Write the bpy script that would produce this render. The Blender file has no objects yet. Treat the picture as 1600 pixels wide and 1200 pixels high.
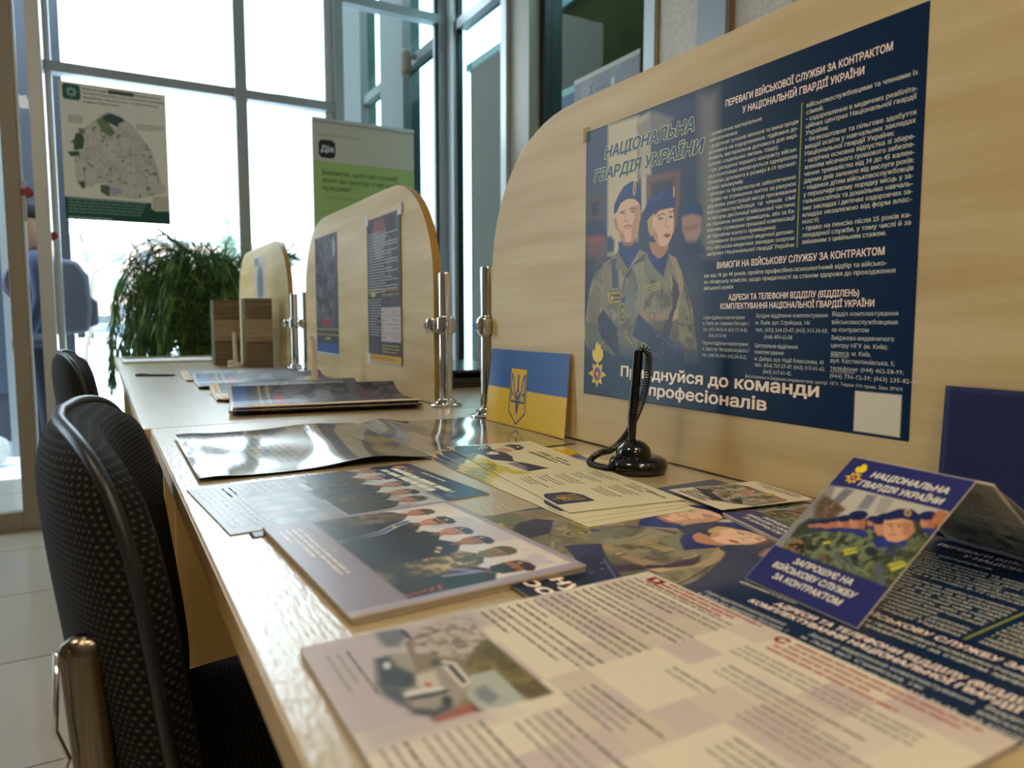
import bpy, math, random
import numpy as np
from mathutils import Vector, Matrix
random.seed(7)
RNG = np.random.default_rng(11)
C = bpy.context.scene.collection
R = math.radians
scene = bpy.context.scene

# ------------------------------------------------------------------ camera, world, exposure
cam_d = bpy.data.cameras.new('camera')
cam = bpy.data.objects.new('camera', cam_d); C.objects.link(cam)
cam_d.sensor_width = 36.0; cam_d.lens = 36.0*1130/1600
cam_d.clip_start = 0.02; cam_d.clip_end = 400
YAW, PITCH = R(29.545), R(5.057)
F_ = Vector((math.sin(YAW)*math.cos(PITCH), math.cos(YAW)*math.cos(PITCH), -math.sin(PITCH)))
cam.rotation_euler = F_.to_track_quat('-Z', 'Y').to_euler()
cam.location = (0, 0, 0.96)
cam_d.dof.use_dof = True; cam_d.dof.focus_distance = 1.05; cam_d.dof.aperture_fstop = 5.6
scene.camera = cam

w = bpy.data.worlds.new('overcast_sky'); scene.world = w; w.use_nodes = True
wn = w.node_tree.nodes; wl = w.node_tree.links
bg = wn['Background']; bg.inputs['Strength'].default_value = 5.5
tc = wn.new('ShaderNodeTexCoord'); sx = wn.new('ShaderNodeSeparateXYZ'); rp = wn.new('ShaderNodeValToRGB')
wl.new(tc.outputs['Generated'], sx.inputs[0]); wl.new(sx.outputs['Z'], rp.inputs[0]); wl.new(rp.outputs[0], bg.inputs['Color'])
rp.color_ramp.elements[0].position = 0.0; rp.color_ramp.elements[0].color = (0.82, 0.90, 0.97, 1)
rp.color_ramp.elements[1].position = 0.6; rp.color_ramp.elements[1].color = (0.76, 0.87, 1.0, 1)
vs = scene.view_settings
vs.view_transform = 'Standard'; vs.look = 'None'; vs.gamma = 1; vs.use_curve_mapping = False
vs.exposure = 0.68

# ------------------------------------------------------------------ helpers
def s2l(c):
    c = np.asarray(c, float)
    return np.where(c <= 0.04045, c/12.92, ((c+0.055)/1.055)**2.4)
def hx(h):
    h = h.lstrip('#'); return s2l([int(h[i:i+2], 16)/255 for i in (0, 2, 4)])
def h4(h): return tuple(float(v) for v in hx(h))+(1,)

def mat(name, color='#808080', rough=0.5, metal=0.0, spec=0.5, emit=None, estr=1.0, coat=0.0):
    m = bpy.data.materials.new(name); m.use_nodes = True
    b = m.node_tree.nodes['Principled BSDF']
    b.inputs['Base Color'].default_value = h4(color); b.inputs['Roughness'].default_value = rough
    b.inputs['Metallic'].default_value = metal; b.inputs['Specular IOR Level'].default_value = spec
    b.inputs['Coat Weight'].default_value = coat
    if emit: b.inputs['Emission Color'].default_value = h4(emit); b.inputs['Emission Strength'].default_value = estr
    return m
def nodes(m): return m.node_tree.nodes, m.node_tree.links, m.node_tree.nodes['Principled BSDF']

def noise_mat(name, c1, c2, scale=(5, 5, 5), detail=4, rough=0.5, bump=0.0, bump_scale=None, lo=0.35, hi=0.65, coord='Object', spec=0.5, metal=0, coat=0):
    m = mat(name, c1, rough, metal, spec, coat=coat); n, l, b = nodes(m)
    t = n.new('ShaderNodeTexCoord'); mp = n.new('ShaderNodeMapping'); mp.inputs['Scale'].default_value = scale
    ns = n.new('ShaderNodeTexNoise'); ns.inputs['Scale'].default_value = 1; ns.inputs['Detail'].default_value = detail
    r_ = n.new('ShaderNodeValToRGB'); r_.color_ramp.elements[0].position = lo; r_.color_ramp.elements[1].position = hi
    r_.color_ramp.elements[0].color = h4(c1); r_.color_ramp.elements[1].color = h4(c2)
    l.new(t.outputs[coord], mp.inputs[0]); l.new(mp.outputs[0], ns.inputs['Vector']); l.new(ns.outputs['Fac'], r_.inputs[0]); l.new(r_.outputs[0], b.inputs['Base Color'])
    if bump:
        bp = n.new('ShaderNodeBump'); bp.inputs['Strength'].default_value = bump; bp.inputs['Distance'].default_value = 0.001
        if bump_scale:
            mp2 = n.new('ShaderNodeMapping'); mp2.inputs['Scale'].default_value = bump_scale; n2 = n.new('ShaderNodeTexNoise'); n2.inputs['Scale'].default_value = 1; n2.inputs['Detail'].default_value = 3
            l.new(t.outputs[coord], mp2.inputs[0]); l.new(mp2.outputs[0], n2.inputs['Vector']); l.new(n2.outputs['Fac'], bp.inputs['Height'])
        else: l.new(ns.outputs['Fac'], bp.inputs['Height'])
        l.new(bp.outputs[0], b.inputs['Normal']); l.new(bp.outputs[0], b.inputs['Coat Normal']); b.inputs['Coat Roughness'].default_value = 0.15
    return m

def link(o, parent=None):
    C.objects.link(o)
    if parent is not None: o.parent = parent
    return o
def tag(o, label=None, cat=None, group=None, kind=None):
    if label: o['label'] = label
    if cat: o['category'] = cat
    if group: o['group'] = group
    if kind: o['kind'] = kind
    return o
def empty(name, loc=(0, 0, 0), rz=0, label=None, cat=None, group=None):
    o = bpy.data.objects.new(name, None); o.empty_display_size = 0.05
    o.location = loc; o.rotation_euler = (0, 0, rz); C.objects.link(o)
    return tag(o, label, cat, group)

class MB:
    def __init__(s): s.v = []; s.f = []; s.mi = []
    def add(s, vs_, fs, mi=0):
        k = len(s.v); s.v += [tuple(map(float, p)) for p in vs_]; s.f += [tuple(i+k for i in f) for f in fs]; s.mi += [mi]*len(fs); return s
    def box(s, x0, x1, y0, y1, z0, z1, mi=0):
        v = [(x0,y0,z0),(x1,y0,z0),(x1,y1,z0),(x0,y1,z0),(x0,y0,z1),(x1,y0,z1),(x1,y1,z1),(x0,y1,z1)]
        return s.add(v, [(0,3,2,1),(4,5,6,7),(0,1,5,4),(1,2,6,5),(2,3,7,6),(3,0,4,7)], mi)
    def tube(s, pts, r, n=8, mi=0, closed=False, flat=1.0):
        pts = [Vector(p) for p in pts]; m = len(pts)
        rs = r if isinstance(r, (list, tuple)) else [r]*m
        vs_ = []; up = None
        for i, p in enumerate(pts):
            a = pts[(i-1) % m] if (closed or i > 0) else p; b = pts[(i+1) % m] if (closed or i < m-1) else p
            t = (b-a)
            t = t.normalized() if t.length > 1e-9 else Vector((0, 0, 1))
            if up is None:
                up = Vector((0, 0, 1)) if abs(t.z) < 0.9 else Vector((1, 0, 0))
            u = (up - t*up.dot(t)); u = u.normalized() if u.length > 1e-6 else t.orthogonal().normalized()
            up = u; w_ = t.cross(u)
            for k in range(n):
                a_ = 2*math.pi*k/n; vs_.append(p + u*math.cos(a_)*rs[i] + w_*math.sin(a_)*rs[i]*flat)
        fs = []
        for i in range(m if closed else m-1):
            j = (i+1) % m
            for k in range(n): fs.append((i*n+k, i*n+(k+1) % n, j*n+(k+1) % n, j*n+k))
        if not closed: fs.append(tuple(range(n))[::-1]); fs.append(tuple((m-1)*n+k for k in range(n)))
        return s.add(vs_, fs, mi)
    def lathe(s, prof, c=(0, 0, 0), n=24, mi=0, sy=1.0):
        vs_ = [(c[0]+r*math.cos(2*math.pi*k/n), c[1]+sy*r*math.sin(2*math.pi*k/n), c[2]+z) for r, z in prof for k in range(n)]
        fs = [(i*n+k, i*n+(k+1) % n, (i+1)*n+(k+1) % n, (i+1)*n+k) for i in range(len(prof)-1) for k in range(n)]
        fs.append(tuple(range(n))[::-1]); fs.append(tuple((len(prof)-1)*n+k for k in range(n)))
        return s.add(vs_, fs, mi)
    def prism(s, poly, lo, hi, axis='x', mi=0):
        n = len(poly)
        def P(a, b, c): return {'x': (c, a, b), 'y': (a, c, b), 'z': (a, b, c)}[axis]
        vs_ = [P(a, b, lo) for a, b in poly]+[P(a, b, hi) for a, b in poly]
        fs = [tuple(range(n))[::-1], tuple(range(n, 2*n))]+[(i, (i+1) % n, n+(i+1) % n, n+i) for i in range(n)]
        return s.add(vs_, fs, mi)
    def build(s, name, mats, parent=None, smooth=False, bevel=0, loc=None):
        me = bpy.data.meshes.new(name); me.from_pydata(s.v, [], s.f)
        for m in (mats if isinstance(mats, (list, tuple)) else [mats]): me.materials.append(m)
        me.polygons.foreach_set('material_index', s.mi)
        if smooth is True: me.shade_smooth()
        elif smooth: me.shade_smooth(); me.set_sharp_from_angle(angle=R(smooth))
        me.update(); o = bpy.data.objects.new(name, me); link(o, parent)
        import bmesh
        bm = bmesh.new(); bm.from_mesh(me); bmesh.ops.recalc_face_normals(bm, faces=bm.faces); bm.to_mesh(me); bm.free()
        if bevel:
            b = o.modifiers.new('bevel', 'BEVEL'); b.width = bevel; b.segments = 2; b.limit_method = 'ANGLE'
        if loc: o.location = loc
        return o

# ------------------------------------------------------------------ print engine: flat artwork held as mesh colours
def homog(src, dst):
    A = []
    for (x, y), (u, v) in zip(src, dst):
        A.append([x, y, 1, 0, 0, 0, -u*x, -u*y, -u]); A.append([0, 0, 0, x, y, 1, -v*x, -v*y, -v])
    H = np.linalg.svd(np.array(A, float))[2][-1].reshape(3, 3)
    def f(pts):
        P = np.c_[np.array(pts, float), np.ones(len(pts))] @ H.T
        return P[:, :2]/P[:, 2:]
    return f
def zoomed(f, x0, y0, s):
    return lambda pts: f([(x0+x/s, y0+y/s) for x, y in pts])

_tc = {}
def text_geo(body, shear=0.0, res=2):
    k = (body, shear, res)
    if k in _tc: return _tc[k]
    cu = bpy.data.curves.new('t', 'FONT'); cu.body = body; cu.shear = shear; cu.resolution_u = res; cu.fill_mode = 'NONE'
    o = bpy.data.objects.new('t', cu); C.objects.link(o)
    dg = bpy.context.evaluated_depsgraph_get(); dg.update()
    ev = o.evaluated_get(dg); me = ev.to_mesh()
    co = np.zeros(len(me.vertices)*3); me.vertices.foreach_get('co', co); co = co.reshape(-1, 3)[:, :2].copy()
    ed = [tuple(e.vertices) for e in me.edges]
    ev.to_mesh_clear(); bpy.data.objects.remove(o); bpy.data.curves.remove(cu)
    if not len(co): _tc[k] = (co, []); return _tc[k]
    # order the outlines head to tail, then triangulate and keep what lies inside (non-zero winding)
    nb = {}
    for x, y in ed: nb.setdefault(x, []).append(y); nb.setdefault(y, []).append(x)
    seen = set(); segs = []
    for st in range(len(co)):
        if st in seen or st not in nb: continue
        cur, prev, loop = st, None, []
        while cur not in seen:
            seen.add(cur); loop.append(cur); nx_ = [q for q in nb[cur] if q != prev]
            prev, cur = cur, (min(nx_) if prev is None else nx_[0]) if nx_ else cur
        segs += [(loop[i], loop[(i+1) % len(loop)]) for i in range(len(loop))]
    from mathutils.geometry import delaunay_2d_cdt
    vo, _, fo_, *_r = delaunay_2d_cdt([Vector(c) for c in co], segs, [], 0, 1e-6)
    vo = np.array([tuple(v) for v in vo]); T = np.array([f[:3] for f in fo_]); cen = vo[T].mean(1)
    P1, P2 = co[[s_[0] for s_ in segs]], co[[s_[1] for s_ in segs]]
    y, x = cen[:, 1][:, None], cen[:, 0][:, None]
    cross = (P2[:, 0]-P1[:, 0])*(y-P1[:, 1])-(x-P1[:, 0])*(P2[:, 1]-P1[:, 1])
    wn_ = (((P1[:, 1] <= y) & (P2[:, 1] > y) & (cross > 0)).astype(int)-((P1[:, 1] > y) & (P2[:, 1] <= y) & (cross < 0)).astype(int)).sum(1)
    _tc[k] = (vo, [tuple(int(i) for i in t) for t in T[wn_ != 0]]); return _tc[k]

class Sheet:
    """A printed sheet or stack. Page coordinates in mm: u from the left edge, v down from the top edge."""
    def __init__(s, w_, h_, cell=2.0, base='#ffffff', t=0.3, side='#d8d2c4', surf=None, stack=0):
        s.w, s.h, s.t, s.surf, s.stack = w_, h_, t, surf, stack
        s.nx, s.ny = max(2, int(round(w_/cell))), max(2, int(round(h_/cell)))
        s.U, s.V = np.meshgrid(np.linspace(0, w_, s.nx+1), np.linspace(0, h_, s.ny+1))
        s.cell = w_/s.nx; s.A = np.zeros(s.U.shape+(3,)); s.A[:] = hx(base); s.side = hx(side); s.T = []
    def _mix(s, sl, a, col):
        c = hx(col) if isinstance(col, str) else np.asarray(col)
        s.A[sl] = s.A[sl]*(1-a[..., None]) + c*a[..., None]
    def _bb(s, P, pad):
        x0, y0 = P.min(0)-pad; x1, y1 = P.max(0)+pad
        i0 = max(0, int(y0/s.h*s.ny)); i1 = min(s.ny+1, int(y1/s.h*s.ny)+2); j0 = max(0, int(x0/s.w*s.nx)); j1 = min(s.nx+1, int(x1/s.w*s.nx)+2)
        return (slice(i0, max(i0, i1)), slice(j0, max(j0, j1)))
    def poly(s, pts, col, soft=None, a=1.0, f=None):
        P = f(pts) if f else np.array(pts, float)
        soft = max(soft or 0, s.cell); sl = s._bb(P, soft); X, Y = s.U[sl], s.V[sl]
        if X.size == 0: return s
        ins = np.zeros(X.shape, bool); d = np.full(X.shape, 1e9); n = len(P)
        for i in range(n):
            x1, y1 = P[i]; x2, y2 = P[(i+1) % n]
            c = ((y1 > Y) != (y2 > Y))
            with np.errstate(divide='ignore', invalid='ignore'):
                ins ^= c & (X < (x2-x1)*(Y-y1)/(y2-y1+1e-12)+x1)
            L = (x2-x1)**2+(y2-y1)**2+1e-9; t = np.clip(((X-x1)*(x2-x1)+(Y-y1)*(y2-y1))/L, 0, 1)
            d = np.minimum(d, np.hypot(X-x1-t*(x2-x1), Y-y1-t*(y2-y1)))
        s._mix(sl, np.clip(0.5+np.where(ins, d, -d)/soft, 0, 1)*a, col); return s
    def line(s, pts, wd, col, soft=None, a=1.0, f=None):
        P = f(pts) if f else np.array(pts, float); soft = max(soft or 0, s.cell); sl = s._bb(P, wd+soft); X, Y = s.U[sl], s.V[sl]
        if X.size == 0: return s
        d = np.full(X.shape, 1e9)
        for i in range(len(P)-1):
            x1, y1 = P[i]; x2, y2 = P[i+1]; L = (x2-x1)**2+(y2-y1)**2+1e-9
            t = np.clip(((X-x1)*(x2-x1)+(Y-y1)*(y2-y1))/L, 0, 1); d = np.minimum(d, np.hypot(X-x1-t*(x2-x1), Y-y1-t*(y2-y1)))
        s._mix(sl, np.clip(0.5+(wd/2-d)/soft, 0, 1)*a, col); return s
    def rect(s, u0, v0, u1, v1, col, soft=None, a=1.0): return s.poly([(u0, v0), (u1, v0), (u1, v1), (u0, v1)], col, soft, a)
    def ell(s, u, v, ru, rv, col, rot=0, soft=None, a=1.0, f=None, n=20):
        c_, s_ = math.cos(R(rot)), math.sin(R(rot))
        return s.poly([(u+ru*math.cos(t)*c_-rv*math.sin(t)*s_, v+ru*math.cos(t)*s_+rv*math.sin(t)*c_) for t in np.linspace(0, 2*math.pi, n, endpoint=False)], col, soft, a, f)
    def field(s, sc, oct=3, seed=0, stretch=(1, 1)):
        g = np.random.default_rng(seed); out = np.zeros(s.U.shape); amp = 1; tot = 0
        for o in range(oct):
            k = sc/2**o; n1 = int(s.w/k*stretch[0])+3; n2 = int(s.h/k*stretch[1])+3; G = g.random((n2, n1))
            x = s.U/s.w*(n1-2); y = s.V/s.h*(n2-2); i = x.astype(int); j = y.astype(int); fx = x-i; fy = y-j
            fx = fx*fx*(3-2*fx); fy = fy*fy*(3-2*fy)
            out += amp*((G[j, i]*(1-fx)+G[j, i+1]*fx)*(1-fy)+(G[j+1, i]*(1-fx)+G[j+1, i+1]*fx)*fy); tot += amp; amp *= 0.6
        return out/tot
    def mottle(s, pts, cols, sc=6, seed=1, soft=None, a=1.0, f=None, stretch=(1, 1), thr=0.5, k=8):
        """break a region up with patches of other colours (camouflage, foliage, crowds)"""
        keep = s.A.copy(); mask = s.A.copy(); mask[:] = 0; s.A[:] = 0
        s.poly(pts, (1.0, 1.0, 1.0), soft, a, f); m = s.A[..., 0].copy(); s.A = keep
        for q, c in enumerate(cols):
            b = np.clip(0.5+(s.field(sc, 3, seed*17+q, stretch)-thr)*k, 0, 1)*m
            c = hx(c); s.A = s.A*(1-b[..., None])+c*b[..., None]
        return s
    def text(s, body, u, v, cap, col='#ffffff', width=None, align='l', bold=0.0, shear=0.0, rot=0, lay=1, res=2, outline=None, ow=0.03, f=None, shadow=None):
        co, fs = text_geo(body, shear, res)
        if len(co) == 0: return s
        k = cap/0.73; x0, x1 = co[:, 0].min(), co[:, 0].max()
        kx = k if width is None else width/(x1-x0)
        c_, s_ = math.cos(R(rot)), math.sin(R(rot))
        def put(colr, ly, r, n, du=0, dv=0):
            # heavier strokes by stamping the same letters around a small circle
            for q in range(max(1, n)):
                ox, oy = (r*math.cos(2*math.pi*q/n), r*math.sin(2*math.pi*q/n)) if n else (0, 0)
                X = (co[:, 0]-x0+ox)*kx; wd = (x1-x0)*kx; X = X-(wd/2 if align == 'c' else wd if align == 'r' else 0); Y = -(co[:, 1]+oy)*k
                s.T.append((np.c_[u+du+X*c_-Y*s_, v+dv+X*s_+Y*c_], fs, hx(colr), ly+q*0.004))
        nb = 0 if not bold else (2 if res == 1 else 6)
        if shadow: put(shadow, lay-0.6, bold, nb, cap*0.06, cap*0.08)
        if outline: put(outline, lay-0.3, bold+ow, 10)
        put(col, lay, bold, nb); return s
    def words(s, u, v, width, x, col, seed=0, lay=1, gap=None, rot=0, fill=0.97):
        """a line of text too small to read: word-shaped dashes of height x"""
        g = random.Random(seed*1.37+u*3+v*7); gap = gap or x*0.7; p = 0; vs_ = []; fs = []
        W = width*(fill if g.random() < .7 else g.uniform(.55, .95))
        while p < W:
            L = min(g.uniform(2, 9)*x*0.8, W-p)
            c_, s_ = math.cos(R(rot)), math.sin(R(rot)); k = len(vs_)
            for a, b in ((p, 0), (p+L, 0), (p+L, -x), (p, -x)): vs_.append((u+a*c_-b*s_, v+a*s_+b*c_))
            fs.append((k, k+1, k+2, k+3)); p += L+gap
        s.T.append((np.array(vs_), fs, hx(col) if isinstance(col, str) else col, lay)); return s
    def _pos(s, u, v, n):
        """page mm (v down) -> local metres, x right, y up the page, z off the page"""
        u = np.asarray(u, float); v = np.asarray(v, float)
        if s.surf is None: X = u; Y = s.h-v; Z = np.zeros_like(u)
        else: X, Y, Z = s.surf(u, v, s.w, s.h)
        return np.stack([X, Y, Z+s.t+n], -1)/1000.0
    def build(s, name, material, parent=None):
        nx, ny = s.nx, s.ny; V = [s._pos(s.U, s.V, 0).reshape(-1, 3)]; cols = []; LV = []; LT = []; k0 = (nx+1)*(ny+1)
        idx = np.arange(k0).reshape(ny+1, nx+1)
        q = np.stack([idx[1:, :-1], idx[1:, 1:], idx[:-1, 1:], idx[:-1, :-1]], -1).reshape(-1, 4)
        LV.append(q.ravel()); LT.append(np.full(len(q), 4)); cols.append(s.A.reshape(-1, 3)[q.ravel()])
        # edges, in one or more paper layers
        ring = np.concatenate([idx[0, :-1], idx[:-1, -1], idx[-1, :0:-1], idx[:0:-1, 0]]); m = len(ring)
        bu, bv = s.U.ravel()[ring], s.V.ravel()[ring]; top = V[0][ring]; L = max(1, s.stack); prev = ring; g = np.random.default_rng(5)
        for li in range(L):
            P = top.copy(); off = s.t*(li+1)/L/1000.0; P[:, 2] -= off
            if s.surf is None or True:
                cx, cy = s.w/2000, s.h/2000
                if L > 1:
                    e = g.uniform(-0.6, 0.8)/1000.0; P[:, 0] += np.sign(P[:, 0]-cx)*e*(np.abs(P[:, 0]-cx) > cx*0.98); P[:, 1] += np.sign(P[:, 1]-cy)*e*(np.abs(P[:, 1]-cy) > cy*0.98)
            b0 = sum(len(x) for x in V); V.append(P); cur = np.arange(b0, b0+m)
            q = np.stack([prev, np.roll(prev, -1), np.roll(cur, -1), cur], -1); LV.append(q.ravel()); LT.append(np.full(m, 4))
            cc = s.side*(0.72+0.28*g.random() if L > 1 else 1.0); cols.append(np.tile(cc, (4*m, 1))); prev = cur
        # underside
        n2 = 10; UU, VV = np.meshgrid(np.linspace(0, s.w, n2+1), np.linspace(0, s.h, n2+1)); Pb = s._pos(UU, VV, -s.t).reshape(-1, 3)
        b0 = sum(len(x) for x in V); V.append(Pb); id2 = np.arange((n2+1)**2).reshape(n2+1, n2+1)+b0
        q = np.stack([id2[:-1, :-1], id2[:-1, 1:], id2[1:, 1:], id2[1:, :-1]], -1).reshape(-1, 4); LV.append(q.ravel()); LT.append(np.full(len(q), 4)); cols.append(np.tile(s.side, (q.size, 1)))
        for co, fs, c, ly in s.T:
            b0 = sum(len(x) for x in V); V.append(s._pos(co[:, 0], co[:, 1], 0.12+0.08*ly))
            lt = np.array([len(f) for f in fs]); lv = np.fromiter((i for f in fs for i in f), int, lt.sum())+b0
            LV.append(lv); LT.append(lt); cols.append(np.tile(c, (len(lv), 1)))
        V = np.concatenate(V); LV = np.concatenate(LV).astype(np.int32); LT = np.concatenate(LT).astype(np.int32); cols = np.concatenate(cols)
        me = bpy.data.meshes.new(name); me.vertices.add(len(V)); me.vertices.foreach_set('co', V.ravel().astype(np.float32))
        me.loops.add(len(LV)); me.loops.foreach_set('vertex_index', LV); me.polygons.add(len(LT))
        me.polygons.foreach_set('loop_start', np.r_[0, np.cumsum(LT)[:-1]].astype(np.int32)); me.polygons.foreach_set('loop_total', LT)
        me.update(calc_edges=True)
        at = me.color_attributes.new('Col', 'FLOAT_COLOR', 'CORNER'); at.data.foreach_set('color', np.c_[np.clip(cols, 0, 1), np.ones(len(cols))].ravel().astype(np.float32))
        me.materials.append(material); o = bpy.data.objects.new(name, me); return link(o, parent)

def lay(o, bl, z, rot):
    """lay a sheet on a table: bl is its bottom-left corner, text reading along the direction rot"""
    o.location = (bl[0], bl[1], z); o.rotation_euler = (0, 0, R(rot)); return o
def hang_board(o, x, y, z):   # on a board that faces -x; (y, z) is the bottom-left corner
    o.location = (x, y, z); o.rotation_euler = (R(90), 0, R(-90)); return o
def hang_front(o, x, y, z):   # on a wall that faces -y
    o.location = (x, y, z); o.rotation_euler = (R(90), 0, 0); return o

def print_mat(name, rough=0.25, coat=0.0, spec=0.5):
    m = mat(name, '#ffffff', rough, spec=spec, coat=coat); n, l, b = nodes(m); a = n.new('ShaderNodeAttribute'); a.attribute_name = 'Col'
    l.new(a.outputs['Color'], b.inputs['Base Color']); return m

# ------------------------------------------------------------------ materials
M = {}
M['board'] = noise_mat('maple_laminate', '#c7ab74', '#dec897', (2.0, 2.0, 26), 6, 0.42, bump=0.2, bump_scale=(30, 30, 400), lo=0.3, hi=0.7)
M['board_edge'] = mat('maple_edge_band', '#a07c36', 0.45)
M['desk'] = noise_mat('maple_desk_laminate', '#b5a27a', '#c4b28a', (14, 2.0, 2), 5, 0.32, bump=0.9, bump_scale=(210, 55, 60), lo=0.3, hi=0.7, spec=1.0, coat=0.5)
M['desk_side'] = noise_mat('maple_desk_panel', '#b08f55', '#bd9d63', (6, 6, 1.5), 4, 0.45)
M['chrome'] = mat('chrome', '#d8d8d6', 0.09, 1.0)
M['steel'] = noise_mat('brushed_steel', '#6f675a', '#857c6c', (300, 300, 4), 2, 0.22, metal=1.0)
M['alu'] = mat('grey_aluminium', '#949a9c', 0.4, 0.25)
M['alu_light'] = mat('pale_aluminium', '#b9bec0', 0.4, 0.2)
M['door_alu'] = mat('beige_door_frame', '#8a8272', 0.45)
M['gasket'] = mat('black_gasket', '#0b1512', 0.5)
M['black'] = mat('glossy_black_plastic', '#050505', 0.16, coat=0.4)
M['black_matt'] = mat('matt_black_plastic', '#0b0b0c', 0.45)
M['white_plastic'] = mat('ivory_plastic', '#cfc5b2', 0.3)
M['piping'] = mat('black_piping', '#15161a', 0.38)
M['wall'] = mat('white_wall_paint', '#cfcac0', 0.8)
M['paper'] = mat('plain_white_paper', '#d7d5cf', 0.6)
M['snow'] = mat('snow', '#e8edf2', 0.9)
M['gloss_print'] = print_mat('coated_print', 0.28, spec=0.2)
M['matt_print'] = print_mat('uncoated_print', 0.5, spec=0.35)
M['mirror_print'] = print_mat('laminated_print', 0.13, coat=0.5)
M['wood_box'] = noise_mat('grey_oak', '#554838', '#7a6a54', (4, 4, 60), 5, 0.6, lo=0.3, hi=0.7)
M['wood_light'] = noise_mat('pale_grey_oak', '#82715a', '#a08d72', (4, 4, 60), 5, 0.6, lo=0.3, hi=0.7)
M['red'] = mat('red_plastic', '#8e1f24', 0.4)
M['green_leaf'] = noise_mat('plant_leaf', '#24451f', '#6a9448', (9, 9, 9), 2, 0.5, lo=0.3, hi=0.75)
M['stem'] = mat('plant_stem', '#3d4428', 0.7)
M['pot'] = mat('dark_pot', '#3a3630', 0.5)
M['bark'] = mat('bare_branch', '#6d665c', 0.9)
M['fir'] = mat('fir_needles', '#7d917c', 0.9)  # needle green paled in the colour itself to imitate distance haze

def glass_mat(name, tint, ior=1.3):
    m = bpy.data.materials.new(name); m.use_nodes = True; n = m.node_tree.nodes; l = m.node_tree.links; n.clear()
    o = n.new('ShaderNodeOutputMaterial'); mx = n.new('ShaderNodeMixShader'); t = n.new('ShaderNodeBsdfTransparent'); g = n.new('ShaderNodeBsdfGlossy'); f = n.new('ShaderNodeFresnel')
    t.inputs['Color'].default_value = h4(tint); g.inputs['Roughness'].default_value = 0.0; f.inputs['IOR'].default_value = ior
    ge = n.new('ShaderNodeNewGeometry'); iv = n.new('ShaderNodeMath'); iv.operation = 'SUBTRACT'; iv.inputs[0].default_value = 1.0; ml = n.new('ShaderNodeMath'); ml.operation = 'MULTIPLY'
    l.new(ge.outputs['Backfacing'], iv.inputs[1]); l.new(f.outputs[0], ml.inputs[0]); l.new(iv.outputs[0], ml.inputs[1]); l.new(ml.outputs[0], mx.inputs[0]); l.new(t.outputs[0], mx.inputs[1]); l.new(g.outputs[0], mx.inputs[2]); l.new(mx.outputs[0], o.inputs['Surface']); return m
M['glass'] = glass_mat('clear_glass', '#f6fbfb'); M['glass_teal'] = glass_mat('tinted_glass', '#c3dcd9', 1.12)

# glossy cream floor tiles
M['floor'] = mat('glossy_floor_tile', '#b3ab9c', 0.12); n, l, b = nodes(M['floor'])
t = n.new('ShaderNodeTexCoord'); br = n.new('ShaderNodeTexBrick'); br.offset = 0; br.inputs['Scale'].default_value = 1.0
br.inputs['Brick Width'].default_value = 0.6; br.inputs['Row Height'].default_value = 0.6; br.inputs['Mortar Size'].default_value = 0.004
br.inputs['Color1'].default_value = h4('#b9b2a6'); br.inputs['Color2'].default_value = h4('#b1aa9d'); br.inputs['Mortar'].default_value = h4('#7d766b')
l.new(t.outputs['Object'], br.inputs['Vector']); l.new(br.outputs['Color'], b.inputs['Base Color'])
# embossed wallpaper
M['wallpaper'] = noise_mat('embossed_wallpaper', '#bdb3a2', '#cfc6b6', (60, 60, 60), 3, 0.6, bump=0.9, bump_scale=(90, 90, 90))
# dotted chair fabric, from the UV map in metres
def fabric(name, pitch):
    m = mat(name, '#0d0c0c', 0.85, spec=0.2); n, l, b = nodes(m); uv = n.new('ShaderNodeUVMap'); uv.uv_map = 'UVMap'; sp = n.new('ShaderNodeSeparateXYZ'); l.new(uv.outputs[0], sp.inputs[0])
    def mth(op, a, b_=None):
        k = n.new('ShaderNodeMath'); k.operation = op
        for i, x in enumerate((a, b_)):
            if x is None: continue
            if hasattr(x, 'links'): l.new(x, k.inputs[i])
            else: k.inputs[i].default_value = x
        return k.outputs[0]
    row = mth('MULTIPLY', sp.outputs['Y'], 1/pitch); fl = mth('FLOOR', row); odd = mth('MULTIPLY', mth('MODULO', fl, 2.0), 0.5)
    u = mth('ADD', mth('MULTIPLY', sp.outputs['X'], 1/(pitch*1.25)), odd)
    cu = mth('SUBTRACT', mth('FRACT', u), 0.5); cv = mth('SUBTRACT', mth('FRACT', row), 0.5)
    d = mth('SQRT', mth('ADD', mth('MULTIPLY', cu, cu), mth('MULTIPLY', cv, cv)))
    rr = n.new('ShaderNodeValToRGB'); rr.color_ramp.elements[0].position = 0.12; rr.color_ramp.elements[1].position = 0.27
    rr.color_ramp.elements[0].color = h4('#4f483f'); rr.color_ramp.elements[1].color = h4('#0d0c0c'); l.new(d, rr.inputs[0]); l.new(rr.outputs[0], b.inputs['Base Color'])
    bp = n.new('ShaderNodeBump'); bp.inputs['Strength'].default_value = 0.6; bp.inputs['Distance'].default_value = 0.0012; bp.invert = True; l.new(d, bp.inputs['Height']); l.new(bp.outputs[0], b.inputs['Normal'])
    return m
M['fabric'] = fabric('dotted_chair_fabric', 0.0056)

# ------------------------------------------------------------------ the room
def struct(name, mb, m, **k): return tag(mb.build(name, m, **k), kind='structure')
struct('floor', MB().box(-3.6, 2.6, -3.2, 5.24, -0.1, 0), M['floor'])
struct('ceiling', MB().box(-3.6, 2.6, -3.2, 5.24, 3.5, 3.6), M['wall'])
M['wall_dim'] = mat('taupe_wall_paint', '#857d70', 0.8)
struct('wall_left', MB().box(-3.7, -3.6, -3.2, 5.24, 0, 3.5), M['wall_dim'])
struct('wall_back', MB().box(-3.7, 2.6, -3.3, -3.2, 0, 3.5), M['wall_dim'])

XW = 2.41
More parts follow.
